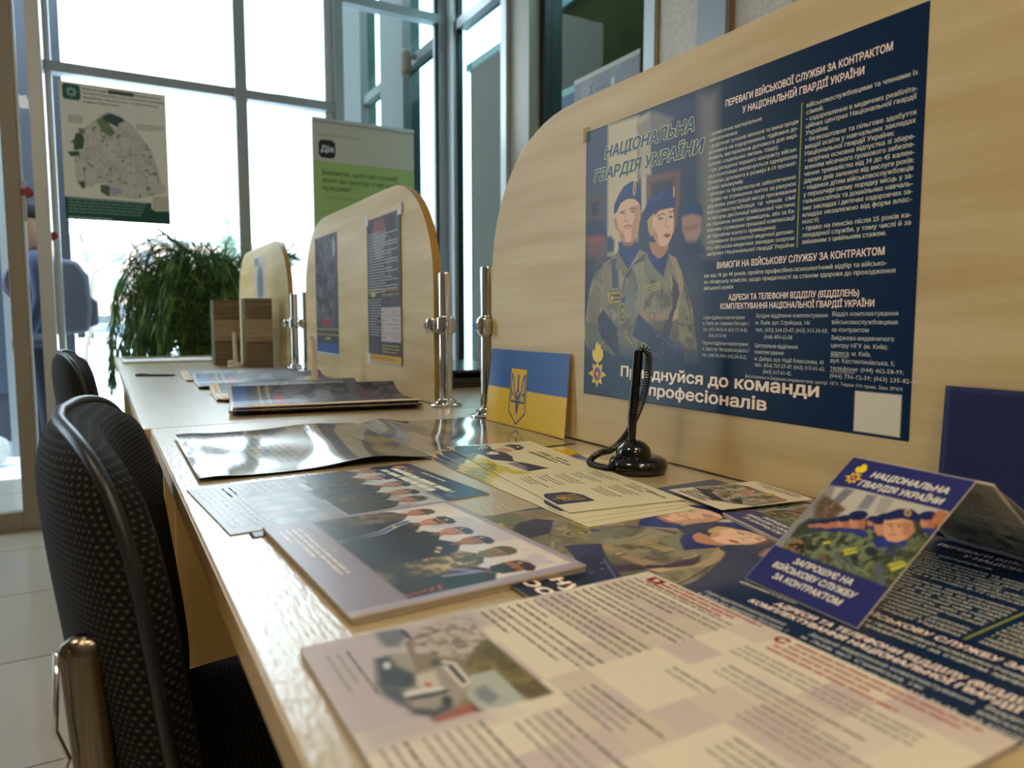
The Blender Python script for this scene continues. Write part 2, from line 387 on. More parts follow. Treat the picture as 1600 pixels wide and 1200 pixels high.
# right wall: papered panels and grey pilasters nearer the camera, glazing farther on
struct('wall_right', MB().box(XW, XW+0.12, 2.0, 2.34, 0, 3.5).box(XW, XW+0.12, 2.51, 2.82, 0, 3.5).box(XW, XW+0.12, -3.2, 1.95, 0, 3.5), M['wallpaper'])
struct('trim_1', MB().box(XW-0.04, XW+0.12, 2.34, 2.51, 0, 3.5), M['alu'])
struct('trim_2', MB().box(XW-0.012, XW+0.05, 2.51, 2.525, 0, 3.5).box(XW-0.012, XW+0.05, 2.808, 2.822, 0, 3.5).box(XW-0.012, XW+0.05, 2.325, 2.34, 0, 3.5), mat('gold_strip', '#a38a5a', 0.35, 0.6))
struct('trim_3', MB().box(XW-0.03, XW+0.12, 1.95, 2.0, 0, 3.5), M['alu'])
wf = MB()
wf.box(XW-0.02, XW+0.1, 2.822, 2.90, 0, 3.5, 1)              # light post
wf.box(XW-0.10, XW+0.1, 3.87, 4.13, 0, 3.5, 3).box(XW-0.13, XW+0.02, 4.10, 4.17, 0, 3.5, 1)
wf.box(XW-0.02, XW+0.1, 3.81, 3.87, 0, 3.5, 2)
for y0, y1 in ((4.17, 5.03),):
    wf.box(XW-0.03, XW+0.06, y0, y1, 3.10, 3.17, 0)
wf.box(XW-0.03, XW+0.06, 2.9, 5.03, 0, 0.12, 0)
wf.box(XW-0.02, XW+0.022, 5.03, 5.05, 0, 3.5, 2)
o = struct('window_2', wf, [M['alu'], M['alu_light'], M['gasket'], M['door_alu']])
tag(MB().box(XW+0.02, XW+0.028, 4.17, 5.03, 0.1, 3.5).build('pane', M['glass_teal'], o), kind='structure')
tag(MB().box(XW+0.02, XW+0.028, 2.90, 3.81, 0.1, 3.5).build('pane', M['glass_teal'], o), kind='structure')

YF = 5.2
# front glazing
ff = MB()
ff.box(-0.24, -0.19, YF-0.03, YF+0.05, 0, 3.5, 1)
ff.box(-0.24, 1.50, YF-0.04, YF+0.05, 2.42, 2.48, 0)
ff.box(-0.24, 1.50, YF-0.04, YF+0.05, 0.0, 0.10, 0)
ff.box(0.83, 0.905, YF-0.07, YF+0.06, 0, 3.5, 0)
ff.box(1.50, 1.56, YF-0.05, YF+0.08, 0, 3.5, 0)
ff.box(1.44, 1.50, YF, YF+0.04, 0, 3.5, 1)
ff.box(1.56, 2.36, YF-0.04, YF+0.05, 3.175, 3.235, 0)
ff.box(1.56, 2.36, YF-0.04, YF+0.05, 0.0, 0.10, 0)
ff.box(2.30, 2.36, YF-0.03, YF+0.05, 0, 3.5, 0).box(2.275, 2.30, YF-0.01, YF+0.03, 0, 3.5, 2)
ff.box(2.36, 2.435, 5.05, YF+0.06, 0, 3.5, 0)
o = struct('window_1', ff, [M['alu'], M['alu_light'], M['gasket']])
for x0, x1 in ((-0.19, 0.83), (0.905, 1.44), (1.56, 2.275)):
    tag(MB().box(x0, x1, YF+0.005, YF+0.013, 0.1, 3.5).build('pane', M['glass'], o), kind='structure')

# vestibule with the glazed entrance door on the left
vf = MB()
vf.box(-0.232, -0.185, 3.90, 3.98, 0, 3.5, 1).box(-0.187, -0.178, 3.905, 3.975, 0, 3.5, 2)
vf.box(-0.24, -0.19, 3.98, 5.16, 0, 0.08, 0).box(-0.235, -0.195, 3.98, 5.16, 3.40, 3.5, 0)
vf.box(-3.6, -0.19, 3.90, 3.98, 2.9, 3.0, 0)
vf.box(-3.6, -1.35, 3.92, 3.96, 0, 0.1, 0)
o = struct('window_3', vf, [M['alu'], M['alu_light'], M['alu_light']])
tag(MB().box(-0.216, -0.208, 3.98, 5.17, 0.08, 3.4).build('pane', M['glass'], o), kind='structure')
tag(MB().box(-3.6, -1.35, 3.936, 3.944, 0.1, 2.9).build('pane', M['glass'], o), kind='structure')
df = MB()
df.box(-0.345, -0.283, 3.91, 3.96, 0.0, 2.9, 0).box(-0.283, -0.272, 3.915, 3.955, 0.0, 2.9, 1)
df.box(-1.30, -1.23, 3.91, 3.96, 0.0, 2.9, 0).box(-1.23, -0.345, 3.91, 3.96, 0.0, 0.09, 0).box(-1.23, -0.345, 3.91, 3.96, 2.82, 2.9, 0)
df.box(-0.283, -0.232, 3.92, 3.95, 0.0, 0.07, 0)
o = struct('door_1', df, [M['door_alu'], M['alu_light']], bevel=0.003)
tag(MB().box(-1.23, -0.345, 3.932, 3.940, 0.09, 2.82).build('pane', M['glass'], o), kind='structure')
tag(MB().box(-0.272, -0.232, 3.932, 3.940, 0.07, 2.9).build('pane', M['glass'], o), kind='structure')
s = Sheet(60, 90, 8, '#9aa2ab', 0.3); 
tag(MB().lathe([(0.02, 0), (0.024, 0.004), (0.024, 0.02), (0.014, 0.028)], (0, 0, 0), 14).build('door_knob', M['red'], o), kind='structure').location = (-0.258, 3.905, 1.52)
bpy.data.objects['door_knob'].rotation_euler = (R(90), 0, 0)
k = MB().lathe([(0.016, 0), (0.02, 0.004), (0.02, 0.016), (0.012, 0.022)], (0, 0, 0), 14).build('door_knob', M['red'], o); tag(k, kind='structure'); k.location = (-0.172, 4.0, 1.345); k.rotation_euler = (R(90), 0, 0)
tag(MB().tube([(-0.267, 3.90, 1.40), (-0.267, 3.885, 1.41), (-0.267, 3.885, 1.56), (-0.267, 3.90, 1.57)], 0.006, 8).build('door_handle', M['alu_light'], o), kind='structure')

# ceiling lamps: warm square panels
lampm = mat('lamp_diffuser', '#ffffff', 0.5, emit='#ffe8c8', estr=17.0)
lp = None
LAMPS = [(-0.9, -2.4), (1.3, -2.4), (0.2, -0.9), (-1.5, 0.7)]
for i, (x, y) in enumerate(LAMPS):
    e = empty('ceiling_light', (x, y, 3.5), 0, 'square warm ceiling light panel above the service desks', 'ceiling light', 'ceiling light panels')
    fr = MB().box(-0.31, 0.31, -0.31, 0.31, -0.03, 0).build('frame', M['alu_light'], e)
    MB().box(-0.28, 0.28, -0.28, 0.28, -0.036, -0.03).build('diffuser', lampm, e)

# ------------------------------------------------------------------ service desks
DT = 0.75
def desk(y0, y1, x0, label):
    e = empty('service_desk', (x0, y0, 0), 0, label, 'desk', 'service desks in a row')
    L = y1-y0; W = 1.38-x0
    MB().box(0, W, 0, L, DT-0.026, DT).build('desktop', M['desk'], e, bevel=0.002)
    MB().box(0.0, 0.0012, 0.001, L-0.001, DT-0.0255, DT-0.0015).build('edge_band', M['desk_side'], e).location.x = -0.0012
    for y in (0.004, L-0.022):
        MB().box(0.035, W-0.05, y, y+0.018, 0, DT-0.026).build('side_panel', M['desk_side'], e)
    MB().box(0.60, 0.618, 0.022, L-0.022, 0.12, DT-0.026).build('modesty_panel', M['desk_side'], e)
    return e
desk(-0.10, 1.553, 0.0755, 'nearest pale wood desk, covered in army leaflets')
desk(1.556, 3.118, 0.060, 'middle pale wood desk with curled posters and an ivory pen stand')
desk(3.121, 4.68, 0.060, 'farthest pale wood desk, at the plant, with the white folder')
bpy.data.objects['service_desk'].location.z = 0

# ------------------------------------------------------------------ divider boards with rounded top corners
XB = 0.714
def board_outline(y0, y1, z0, z1, a=0.30, b=0.29):
    P = [(y0, z0), (y1, z0)]
    for i in range(17):
        t = math.pi/2*i/16; P.append((y1-a+a*math.cos(t)**0.92, z1-b+b*math.sin(t)**0.92))
    for i in range(17):
        t = math.pi/2*(1-i/16); P.append((y0+a-a*math.cos(t)**0.92, z1-b+b*math.sin(t)**0.92))
    return P
def divider(y0, y1, label, **k):
    mb = MB(); P = board_outline(y0, y1, DT+0.003, 1.3265, **k); mb.prism(P, XB, XB+0.022, 'x')
    n = len(P); mb.mi[2:] = [1]*n
    o = mb.build('divider_board', [M['board'], M['board_edge']], bevel=0.0012); return tag(o, label, 'divider', 'rounded desk dividers')
divider(0.085, 1.345, 'large near rounded wooden divider carrying the big navy army poster')
divider(1.650, 2.925, 'rounded wooden divider with two narrow dark posters taped side by side')
divider(3.225, 4.510, 'farthest rounded wooden divider, pale with one small grey notice')

def post(y, by, label):
    """chrome post at y; by is the direction (+1/-1) of the board it clamps"""
    e = empty('chrome_post', (XB+0.011, y, DT), 0, label, 'post', 'chrome divider posts')
    MB().lathe([(0.016, 0), (0.016, 0.318), (0.0148, 0.3225), (0.006, 0.3235)], n=28).build('tube', M['chrome'], e, smooth=40)
    MB().lathe([(0.038, 0), (0.038, 0.004), (0.035, 0.007), (0.022, 0.009), (0.020, 0.018), (0.017, 0.020)], n=32).build('base_flange', M['chrome'], e, smooth=40)
    for sg in (-1, 1): MB().tube([(sg*0.019, 0, 0.012), (sg*0.027, 0, 0.014)], 0.0045, 8).build('set_screw', M['chrome'], e, smooth=40)
    c = MB().lathe([(0.0165, 0.175), (0.0215, 0.178), (0.0225, 0.186), (0.0225, 0.208), (0.0215, 0.216), (0.0165, 0.219)], n=28)
    for sgn in (-1, 1):     # two jaws gripping the board
        c.lathe([(0.004, 0.180), (0.0150, 0.181), (0.0175, 0.190), (0.0175, 0.204), (0.0150, 0.213), (0.004, 0.214)], (sgn*0.0225, by*0.026, 0), 20)
    c.build('clamp', M['chrome'], e, smooth=40)
    b = MB().tube([(-0.043, by*0.026, 0.197), (-0.0385, by*0.026, 0.197)], 0.0075, 12).build('clamp_bolt', M['chrome'], e, smooth=40)
    return e
post(1.385, -1, 'chrome post clamped to the far end of the big poster divider, behind the flag card')
post(1.606, 1, 'chrome post clamped to the near end of the two-poster divider')
post(2.972, -1, 'chrome post clamped to the far end of the two-poster divider')
post(3.180, 1, 'chrome post clamped to the near end of the farthest divider')

# ------------------------------------------------------------------ office chairs
def chair(loc, label, rz=0):
    e = empty('office_chair', loc, rz, label, 'chair', 'black fabric office chairs')
    Wd, Hh, zc = 0.243, 0.225, 0.640
    def cen(s_, z):   # centre surface of the curved back: bowed outwards to -x in the middle
        return -0.012 + 0.92*s_*s_ - 0.12*(z-zc)
    def surf(side, T):
        V = []; F = []; UV = []; nr, nt = 16, 72
        for i in range(nr+1):
            r = i/nr
            for k in range(nt):
                t = 2*math.pi*k/nt; c_, s_ = math.cos(t), math.sin(t); ex = 2/4.6
                a = abs(c_)**ex*math.copysign(1, c_)*Wd*r; b = abs(s_)**ex*math.copysign(1, s_)*Hh*r
                z = zc+b; th = T*(max(0, 1-r**(12 if side > 0 else 6)))**0.55 + 0.001
                g = 1.84*a; nl = math.hypot(1, g)
                V.append((cen(a, z)+side*th/nl, a-side*th*g/nl*0.6, z)); UV.append((a*(1+0.4*abs(a)/Wd*0.3), z))
        for i in range(nr):
            for k in range(nt):
                q = (i*nt+k, i*nt+(k+1) % nt, (i+1)*nt+(k+1) % nt, (i+1)*nt+k)
                F.append(q if side < 0 else q[::-1])
        return V, F, UV, nt
    for nm, side, T in (('back_shell', -1, 0.030), ('back_cushion', 1, 0.040)):
        V, F, UV, nt = surf(side, T); me = bpy.data.meshes.new(nm); me.from_pydata(V, [], F); me.materials.append(M['fabric']); me.shade_smooth()
        ul = me.uv_layers.new(name='UVMap')
        for lp_ in me.loops: ul.data[lp_.index].uv = UV[lp_.vertex_index]
        link(bpy.data.objects.new(nm, me), e); rim = [Vector(v) for v in V[-nt:]]
    rim = []
    for k in range(96):
        t = 2*math.pi*k/96; c_, s_ = math.cos(t), math.sin(t); a = abs(c_)**(2/4.6)*math.copysign(1, c_)*Wd*1.004; b = abs(s_)**(2/4.6)*math.copysign(1, s_)*Hh*1.004
        rim.append((cen(a, zc+b), a, zc+b))
    MB().tube(rim, 0.0055, 10, closed=True).build('piping', M['piping'], e, smooth=True)
    # brushed oval bracket up the back, with its release wire
    br = MB()
    br.tube([(0.05, -0.20, 0.34), (0.014, -0.20, 0.40), (0.0, -0.20, 0.50), (-0.012, -0.20, 0.690), (-0.012, -0.20, 0.698), (-0.012, -0.20, 0.704)], [0.019, 0.019, 0.019, 0.019, 0.017, 0.009], 20, flat=0.62)
    br.build('back_bracket', M['steel'], e, smooth=50)
    MB().tube([(-0.030, -0.213, 0.698), (-0.034, -0.213, 0.635), (-0.026, -0.213, 0.610), (-0.032, -0.213, 0.595), (-0.026, -0.213, 0.52)], 0.0022, 8).build('release_wire', M['chrome'], e, smooth=True)
    # seat
    V = []; F = []; UV = []; nt = 64; prof = [(0.0, 0.487), (0.5, 0.488), (0.85, 0.484), (0.97, 0.470), (1.0, 0.450), (0.97, 0.430), (0.85, 0.418), (0.0, 0.415)]
    for r, z in prof:
        for k in range(nt):
            t = 2*math.pi*k/nt; c_, s_ = math.cos(t), math.sin(t)
            x = 0.215+abs(c_)**0.6*math.copysign(1, c_)*0.235*r; y = abs(s_)**0.6*math.copysign(1, s_)*0.235*r; V.append((x, y, z)); UV.append((y, x))
    for i in range(len(prof)-1):
        for k in range(nt): F.append((i*nt+k, i*nt+(k+1) % nt, (i+1)*nt+(k+1) % nt, (i+1)*nt+k))
    me = bpy.data.meshes.new('seat'); me.from_pydata(V, [], F); me.materials.append(M['fabric']); me.shade_smooth(); ul = me.uv_layers.new(name='UVMap')
    for lp_ in me.loops: ul.data[lp_.index].uv = UV[lp_.vertex_index]
    link(bpy.data.objects.new('seat', me), e)
    MB().box(0.10, 0.33, -0.09, 0.09, 0.385, 0.416).tube([(0.05, -0.20, 0.345), (0.11, -0.09, 0.375), (0.16, 0, 0.392)], 0.014, 12).build('seat_bracket', M['black_matt'], e, smooth=40)
    MB().lathe([(0.026, 0.12), (0.026, 0.25), (0.016, 0.255), (0.016, 0.39)], (0.215, 0, 0), 20).build('gas_column', M['black_matt'], e, smooth=40)
    for k in range(5):
        a = 2*math.pi*k/5+0.3
        leg = MB().tube([(0.215, 0, 0.125), (0.215+0.15*math.cos(a), 0.15*math.sin(a), 0.105), (0.215+0.27*math.cos(a), 0.27*math.sin(a), 0.075)], [0.024, 0.019, 0.013], 10).build('leg', M['black_matt'], e, smooth=40)
        cx, cy = 0.215+0.27*math.cos(a), 0.27*math.sin(a); tx, ty = -math.sin(a), math.cos(a)
        MB().tube([(cx-tx*0.018, cy-ty*0.018, 0.026), (cx+tx*0.018, cy+ty*0.018, 0.026)], 0.026, 16).tube([(cx, cy, 0.03), (cx, cy, 0.075)], 0.008, 8).build('caster', M['black'], leg, smooth=40)
    return e
chair((0.000, 0.86, 0.003), 'near black dotted fabric office chair tucked under the leaflet-covered desk', R(-3))
chair((-0.068, 2.44, 0.003), 'far black fabric office chair, small beyond the near chair')

# ------------------------------------------------------------------ pens on coiled-cord desk stands
def helix(path, r, turns, n=12):
    """coil around a poly-line path"""
    P = [Vector(p) for p in path]; seg = [(P[i+1]-P[i]).length for i in range(len(P)-1)]; tot = sum(seg); out = []; N = turns*n; up = Vector((0, 1, 0))
    for i in range(N+1):
        d = tot*i/N; k = 0
        while k < len(seg)-1 and d > seg[k]: d -= seg[k]; k += 1
        p = P[k].lerp(P[k+1], min(1, d/seg[k])); t = (P[k+1]-P[k]).normalized(); u = t.orthogonal() if i == 0 else (up-t*up.dot(t)); u.normalize(); up = u; w_ = t.cross(u)
        a = 2*math.pi*i/n; out.append(p+u*math.cos(a)*r+w_*math.sin(a)*r)
    return out
def smooth_path(pts, k=8):
    P = [Vector(p) for p in pts]; P = [P[0]*2-P[1]]+P+[P[-1]*2-P[-2]]; out = []
    for i in range(1, len(P)-2):
        for j in range(k):
            t = j/k; a, b, c, d = P[i-1], P[i], P[i+1], P[i+2]
            out.append(0.5*((2*b)+(-a+c)*t+(2*a-5*b+4*c-d)*t*t+(-a+3*b-3*c+d)*t**3))
    out.append(P[-2]); return out
def pen_stand(loc, m, label, cord=True, rz=0, h=0.168, R0=0.040):
    e = empty('pen_stand', loc, rz, label, 'pen stand')
    MB().lathe([(R0*0.90, 0), (R0, 0.004), (R0*1.02, 0.010), (R0*0.95, 0.018), (R0*0.70, 0.0225), (R0*0.62, 0.023)], n=40).build('base', m, e, smooth=60)
    MB().lathe([(0.024, 0.0), (0.0245, 0.006), (0.022, 0.014), (0.015, 0.021), (0.008, 0.024)], (-0.006, 0.002, 0.020), 28).build('socket', m, e, smooth=60)
    pen = MB().tube([(-0.008, 0.004, 0.040), (-0.0075, 0.004, 0.075), (-0.003, 0.0, h-0.006), (-0.0025, 0.0, h)], [0.0050, 0.0066, 0.0072, 0.0062], 16).build('pen', m, e, smooth=50)
    if cord:
        top = smooth_path([(-0.002, 0.0, h-0.002), (0.003, -0.006, h+0.003), (0.006, -0.012, h-0.008), (0.005, -0.011, h-0.04), (0.001, -0.006, 0.10), (-0.006, 0.008, 0.062), (-0.012, 0.022, 0.040), (-0.022, 0.034, 0.026)])
        MB().tube(helix(top, 0.0042, 52), 0.0011, 6).build('coiled_cord', m, e, smooth=True)
        loop = smooth_path([(-0.022, 0.034, 0.026), (-0.034, 0.047, 0.020), (-0.044, 0.052, 0.010), (-0.047, 0.040, 0.0062), (-0.046, 0.020, 0.0062), (-0.043, 0.006, 0.0085), (-0.030, 0.004, 0.022), (-0.020, 0.006, 0.030)])
        MB().tube(helix(loop, 0.0042, 44), 0.0011, 6).build('coiled_cord', m, e, smooth=True)
    return e
pen_stand((0.640, 0.775, DT+0.0008), M['black'], 'black pen standing upright in its round base with a coiled cord')
def pen_stand_pale(loc, label):
    e = empty('pen_stand', loc, 0, label, 'pen stand', 'ivory pen stands')
    m = M['white_plastic']
    MB().lathe([(0.034, 0), (0.036, 0.005), (0.032, 0.012), (0.020, 0.016), (0.012, 0.02), (0.010, 0.028)], n=30).build('base', m, e, smooth=60)
    MB().lathe([(0.009, 0.0), (0.0145, 0.004), (0.0145, 0.012), (0.009, 0.018)], (-0.022, -0.012, 0.012), 18).build('socket', m, e, smooth=60)
    MB().tube([(0, 0, 0.026), (-0.002, 0, 0.10), (-0.003, 0, 0.150)], [0.0105, 0.0085, 0.0075], 16).build('pen', m, e, smooth=50)
    MB().tube([(-0.003, 0, 0.150), (-0.012, -0.002, 0.156)], 0.0045, 10).build('pen_clip', M['chrome'], e, smooth=50)
pen_stand_pale((0.590, 2.322, DT+0.001), 'ivory pen stand before the two-poster divider')
pen_stand_pale((0.520, 3.43, DT+0.001), 'ivory pen stand in front of the oak leaflet boxes')
# loose pen
e = empty('pen', (0.105, 3.04, DT+0.0045), R(-28), 'dark pen lying alone on the bare farther desk', 'pen')
MB().tube([(0, 0, 0), (0.10, 0, 0), (0.137, 0, 0), (0.150, 0, 0)], [0.0042, 0.0045, 0.004, 0.001], 12).build('barrel', M['black_matt'], e, smooth=40)
MB().box(0.01, 0.045, -0.001, 0.001, 0.0042, 0.0062).build('clip', M['chrome'], e)

# black tray on the far side of the desk, between the posts
e = empty('letter_tray', (0.93, 2.02, DT+0.001), 0, 'glossy black tray on the back of the desk between the two near posts', 'tray')
MB().box(0, 0.30, 0, 0.52, 0, 0.012).box(0, 0.012, 0, 0.52, 0.012, 0.045).box(0.288, 0.30, 0, 0.52, 0.012, 0.045).box(0.012, 0.288, 0.508, 0.52, 0.012, 0.045).box(0.012, 0.288, 0, 0.012, 0.012, 0.03).build('body', M['black'], e, bevel=0.002)
MB().box(-0.012, 0.312, -0.012, 0.532, 0.045, 0.055).build('lid', M['black'], e, bevel=0.003)

# oak leaflet boxes
def leaflet_box(x, y, w_, d, h, label, rz=0):
    e = empty('leaflet_box', (x, y, DT+0.001), rz, label, 'leaflet holder', 'oak leaflet holders')
    MB().box(0, w_, 0, 0.010, 0, h).build('front_board', M['wood_box'], e, bevel=0.001)
    MB().box(0, 0.010, 0.010, d, 0, h).box(w_-0.010, w_, 0.010, d, 0, h).build('side_board', M['wood_box'], e, bevel=0.001)
    MB().box(0.010, w_-0.010, 0.010, d, 0, 0.010).build('bottom_board', M['wood_box'], e)
    MB().box(0.0, w_, -0.0015, 0.0, h*0.365, h*0.70).build('plank', M['wood_light'], e)
    for z in (h*0.36, h*0.70): MB().box(0.003, w_-0.003, -0.004, 0.0, z, z+0.004).build('ledge', M['wood_box'], e)
    return e
leaflet_box(0.555, 3.36, 0.115, 0.10, 0.305, 'taller front grey oak leaflet holder against the farthest divider')
leaflet_box(0.455, 3.60, 0.115, 0.10, 0.300, 'rear grey oak leaflet holder, half hidden behind the front one')

# ------------------------------------------------------------------ artwork
SKIN, SKIN2, NAVY, OLIVE = '#efc3a2', '#c48c6a', '#1c2450', '#6d6752'
def emblem(S, u, v, k, rot=0):
    """flaming grenade over an eight-pointed star with a cross; k = half width in mm"""
    def P(pts):
        c_, s_ = math.cos(R(rot)), math.sin(R(rot)); return [(u+x*k*c_-y*k*s_, v+x*k*s_+y*k*c_) for x, y in pts]
    def add(pts, c, ly): S.T.append((np.array(P(pts)), [tuple(range(len(pts)))], hx(c), ly))
    add([(-.55,-1.05),(-.72,-1.5),(-.62,-1.9),(-.35,-1.75),(-.30,-2.25),(0,-2.55),(.12,-2.2),(.35,-2.4),(.45,-1.95),(.68,-1.85),(.72,-1.4),(.55,-1.05),(.25,-.9),(-.25,-.9)], '#f2d21c', 1.2)
    st = []
    for i in range(16):
        a = math.pi*i/8+math.pi/8*0; r = (1.28 if i % 4 == 0 and i//4 % 2 else 1.0) if i % 2 == 0 else 0.62
        st.append((r*math.sin(a)*0.95, -r*math.cos(a)))
    st = [(x, y*1.12+0.05) for x, y in st]; add(st, '#e8c420', 1.3)
    ci = [(0.50*math.cos(t)*0.95, 0.55*math.sin(t)+0.05) for t in np.linspace(0, 2*math.pi, 20, endpoint=False)]; add(ci, '#2f6f9c', 1.6)
    for a in range(4):
        t = a*math.pi/2; q = [(-.10,-.10),(-.20,-.48),(.20,-.48),(.10,-.10)]
        add([(x*math.cos(t)-y*math.sin(t), x*math.sin(t)+y*math.cos(t)+0.05) for x, y in q], '#b82430', 1.9)
    add([(0.13*math.cos(t), 0.15*math.sin(t)+0.05) for t in np.linspace(0, 2*math.pi, 12, endpoint=False)], '#d9c860', 2.2)

def trident(S, u, v, k, col, lay_=1.5):
    """small heraldic trident: k = height in mm"""
    def seg(a, b, wd):
        (x1, y1), (x2, y2) = a, b; L = math.hypot(x2-x1, y2-y1); nx, ny = -(y2-y1)/L*wd/2, (x2-x1)/L*wd/2
        S.T.append((np.array([(u+k*(x+dx), v+k*(y+dy)) for x, y, dx, dy in ((x1,y1,nx,ny),(x2,y2,nx,ny),(x2,y2,-nx,-ny),(x1,y1,-nx,-ny))]), [(0,1,2,3)], hx(col), lay_))
    w_ = 0.045
    for s_ in (-1, 1):
        for a, b in [((s_*.30,-.46),(s_*.30,.20)), ((s_*.30,.20),(s_*.0,.20)), ((s_*.30,-.46),(s_*.20,-.30)), ((s_*.20,-.30),(s_*.17,-.05)), ((s_*.17,-.05),(s_*.09,.05)),
                     ((s_*.09,.05),(s_*.13,.14)), ((s_*.13,.14),(s_*.05,.26)), ((s_*.05,.26),(0,.48)), ((0,-.10),(s_*.07,.02)), ((s_*.07,.02),(s_*.03,.16)), ((s_*.30,-.02),(s_*.18,.06))]: seg(a, b, w_)
        seg((s_*.025,-.44),(s_*.02,-.10), 0.035)
    seg((0,.02),(0,.44), w_)

def bust(S, u, v, k, skin='#cf9a7c', hat=None, hc='#2b3350', coat='#3a3f4a', hair='#4a3628', mask=None, turn=0.12, coatlen=5.5, pattern=None):
    """a generic uniformed head and shoulders; k = half the face width in mm"""
    P = lambda pts: [(u+x*k, v+y*k) for x, y in pts]; dk = '#7c5442'
    body = P([(-2.0,coatlen),(-1.9,2.7),(-1.5,2.0),(-.55,1.45),(.55,1.45),(1.5,2.0),(1.9,2.7),(2.0,coatlen)])
    S.poly(body, coat, 1.2)
    if pattern: S.mottle(body, pattern, k*.8, int(u), 1, .9, k=9)
    S.poly(P([(-.45,.8),(.45,.8),(.5,1.6),(0,2.1),(-.5,1.6)]), dk, .8); S.line(P([(-.6,1.45),(0,2.2),(.6,1.45)]), k*.16, '#20242c', .6); S.line(P([(0,2.2),(0,coatlen)]), k*.07, '#1c1f26', .6, .7)
    S.ell(u, v-.15*k, k*1.02, k*1.15, hair)
    S.ell(u, v, k*.88, k*1.18, skin); S.poly(P([(.15+turn,-.9),(.8,-.5),(.82,.3),(.45,1.0),(.1,1.15),(.35,.3)]), dk, k*.5, .45)
    for s_ in (-1, 1): S.line(P([(turn+s_*.18,-.22),(turn+s_*.58,-.25)]), k*.09, '#3d2b22', .4); S.ell(u+(turn+s_*.38)*k, v-.05*k, k*.13, k*.07, '#2a211e')
    S.line(P([(turn+.05,-.05),(turn-.05,.35),(turn+.14,.38)]), k*.07, '#96644c', .4, .8); S.line(P([(turn-.28,.68),(turn+.28,.68)]), k*.11, '#96503f', .4)
    if mask: S.poly(P([(-.95,.0),(.95,.0),(.85,1.1),(0,1.6),(-.85,1.1)]), mask, .8); 
    if hat == 'beret': S.poly(P([(-1.0,-.45),(-.9,-1.15),(-.1,-1.55),(.9,-1.45),(1.4,-.9),(1.25,-.45),(.5,-.6),(-.4,-.6)]), hc, .7); S.ell(u-.35*k, v-.95*k, k*.16, k*.2, '#c9b060')
    if hat == 'cap': S.poly(P([(-1.3,-1.0),(-1.0,-1.6),(0,-1.8),(1.0,-1.6),(1.3,-1.0),(.95,-.6),(-.95,-.6)]), hc, .7); S.poly(P([(-.95,-.72),(.95,-.72),(.9,-.5),(-.9,-.5)]), '#b9863c', .5); S.poly(P([(-.85,-.5),(.85,-.5),(.6,-.25),(-.6,-.25)]), '#15161c', .5); S.ell(u, v-1.2*k, k*.2, k*.2, '#d6bf6c')
    if hat == 'helmet': S.poly(P([(-1.15,-.2),(-1.1,-1.0),(-.6,-1.5),(.2,-1.6),(.9,-1.2),(1.15,-.2),(.9,-.45),(-.9,-.45)]), hc, .7)
    return S
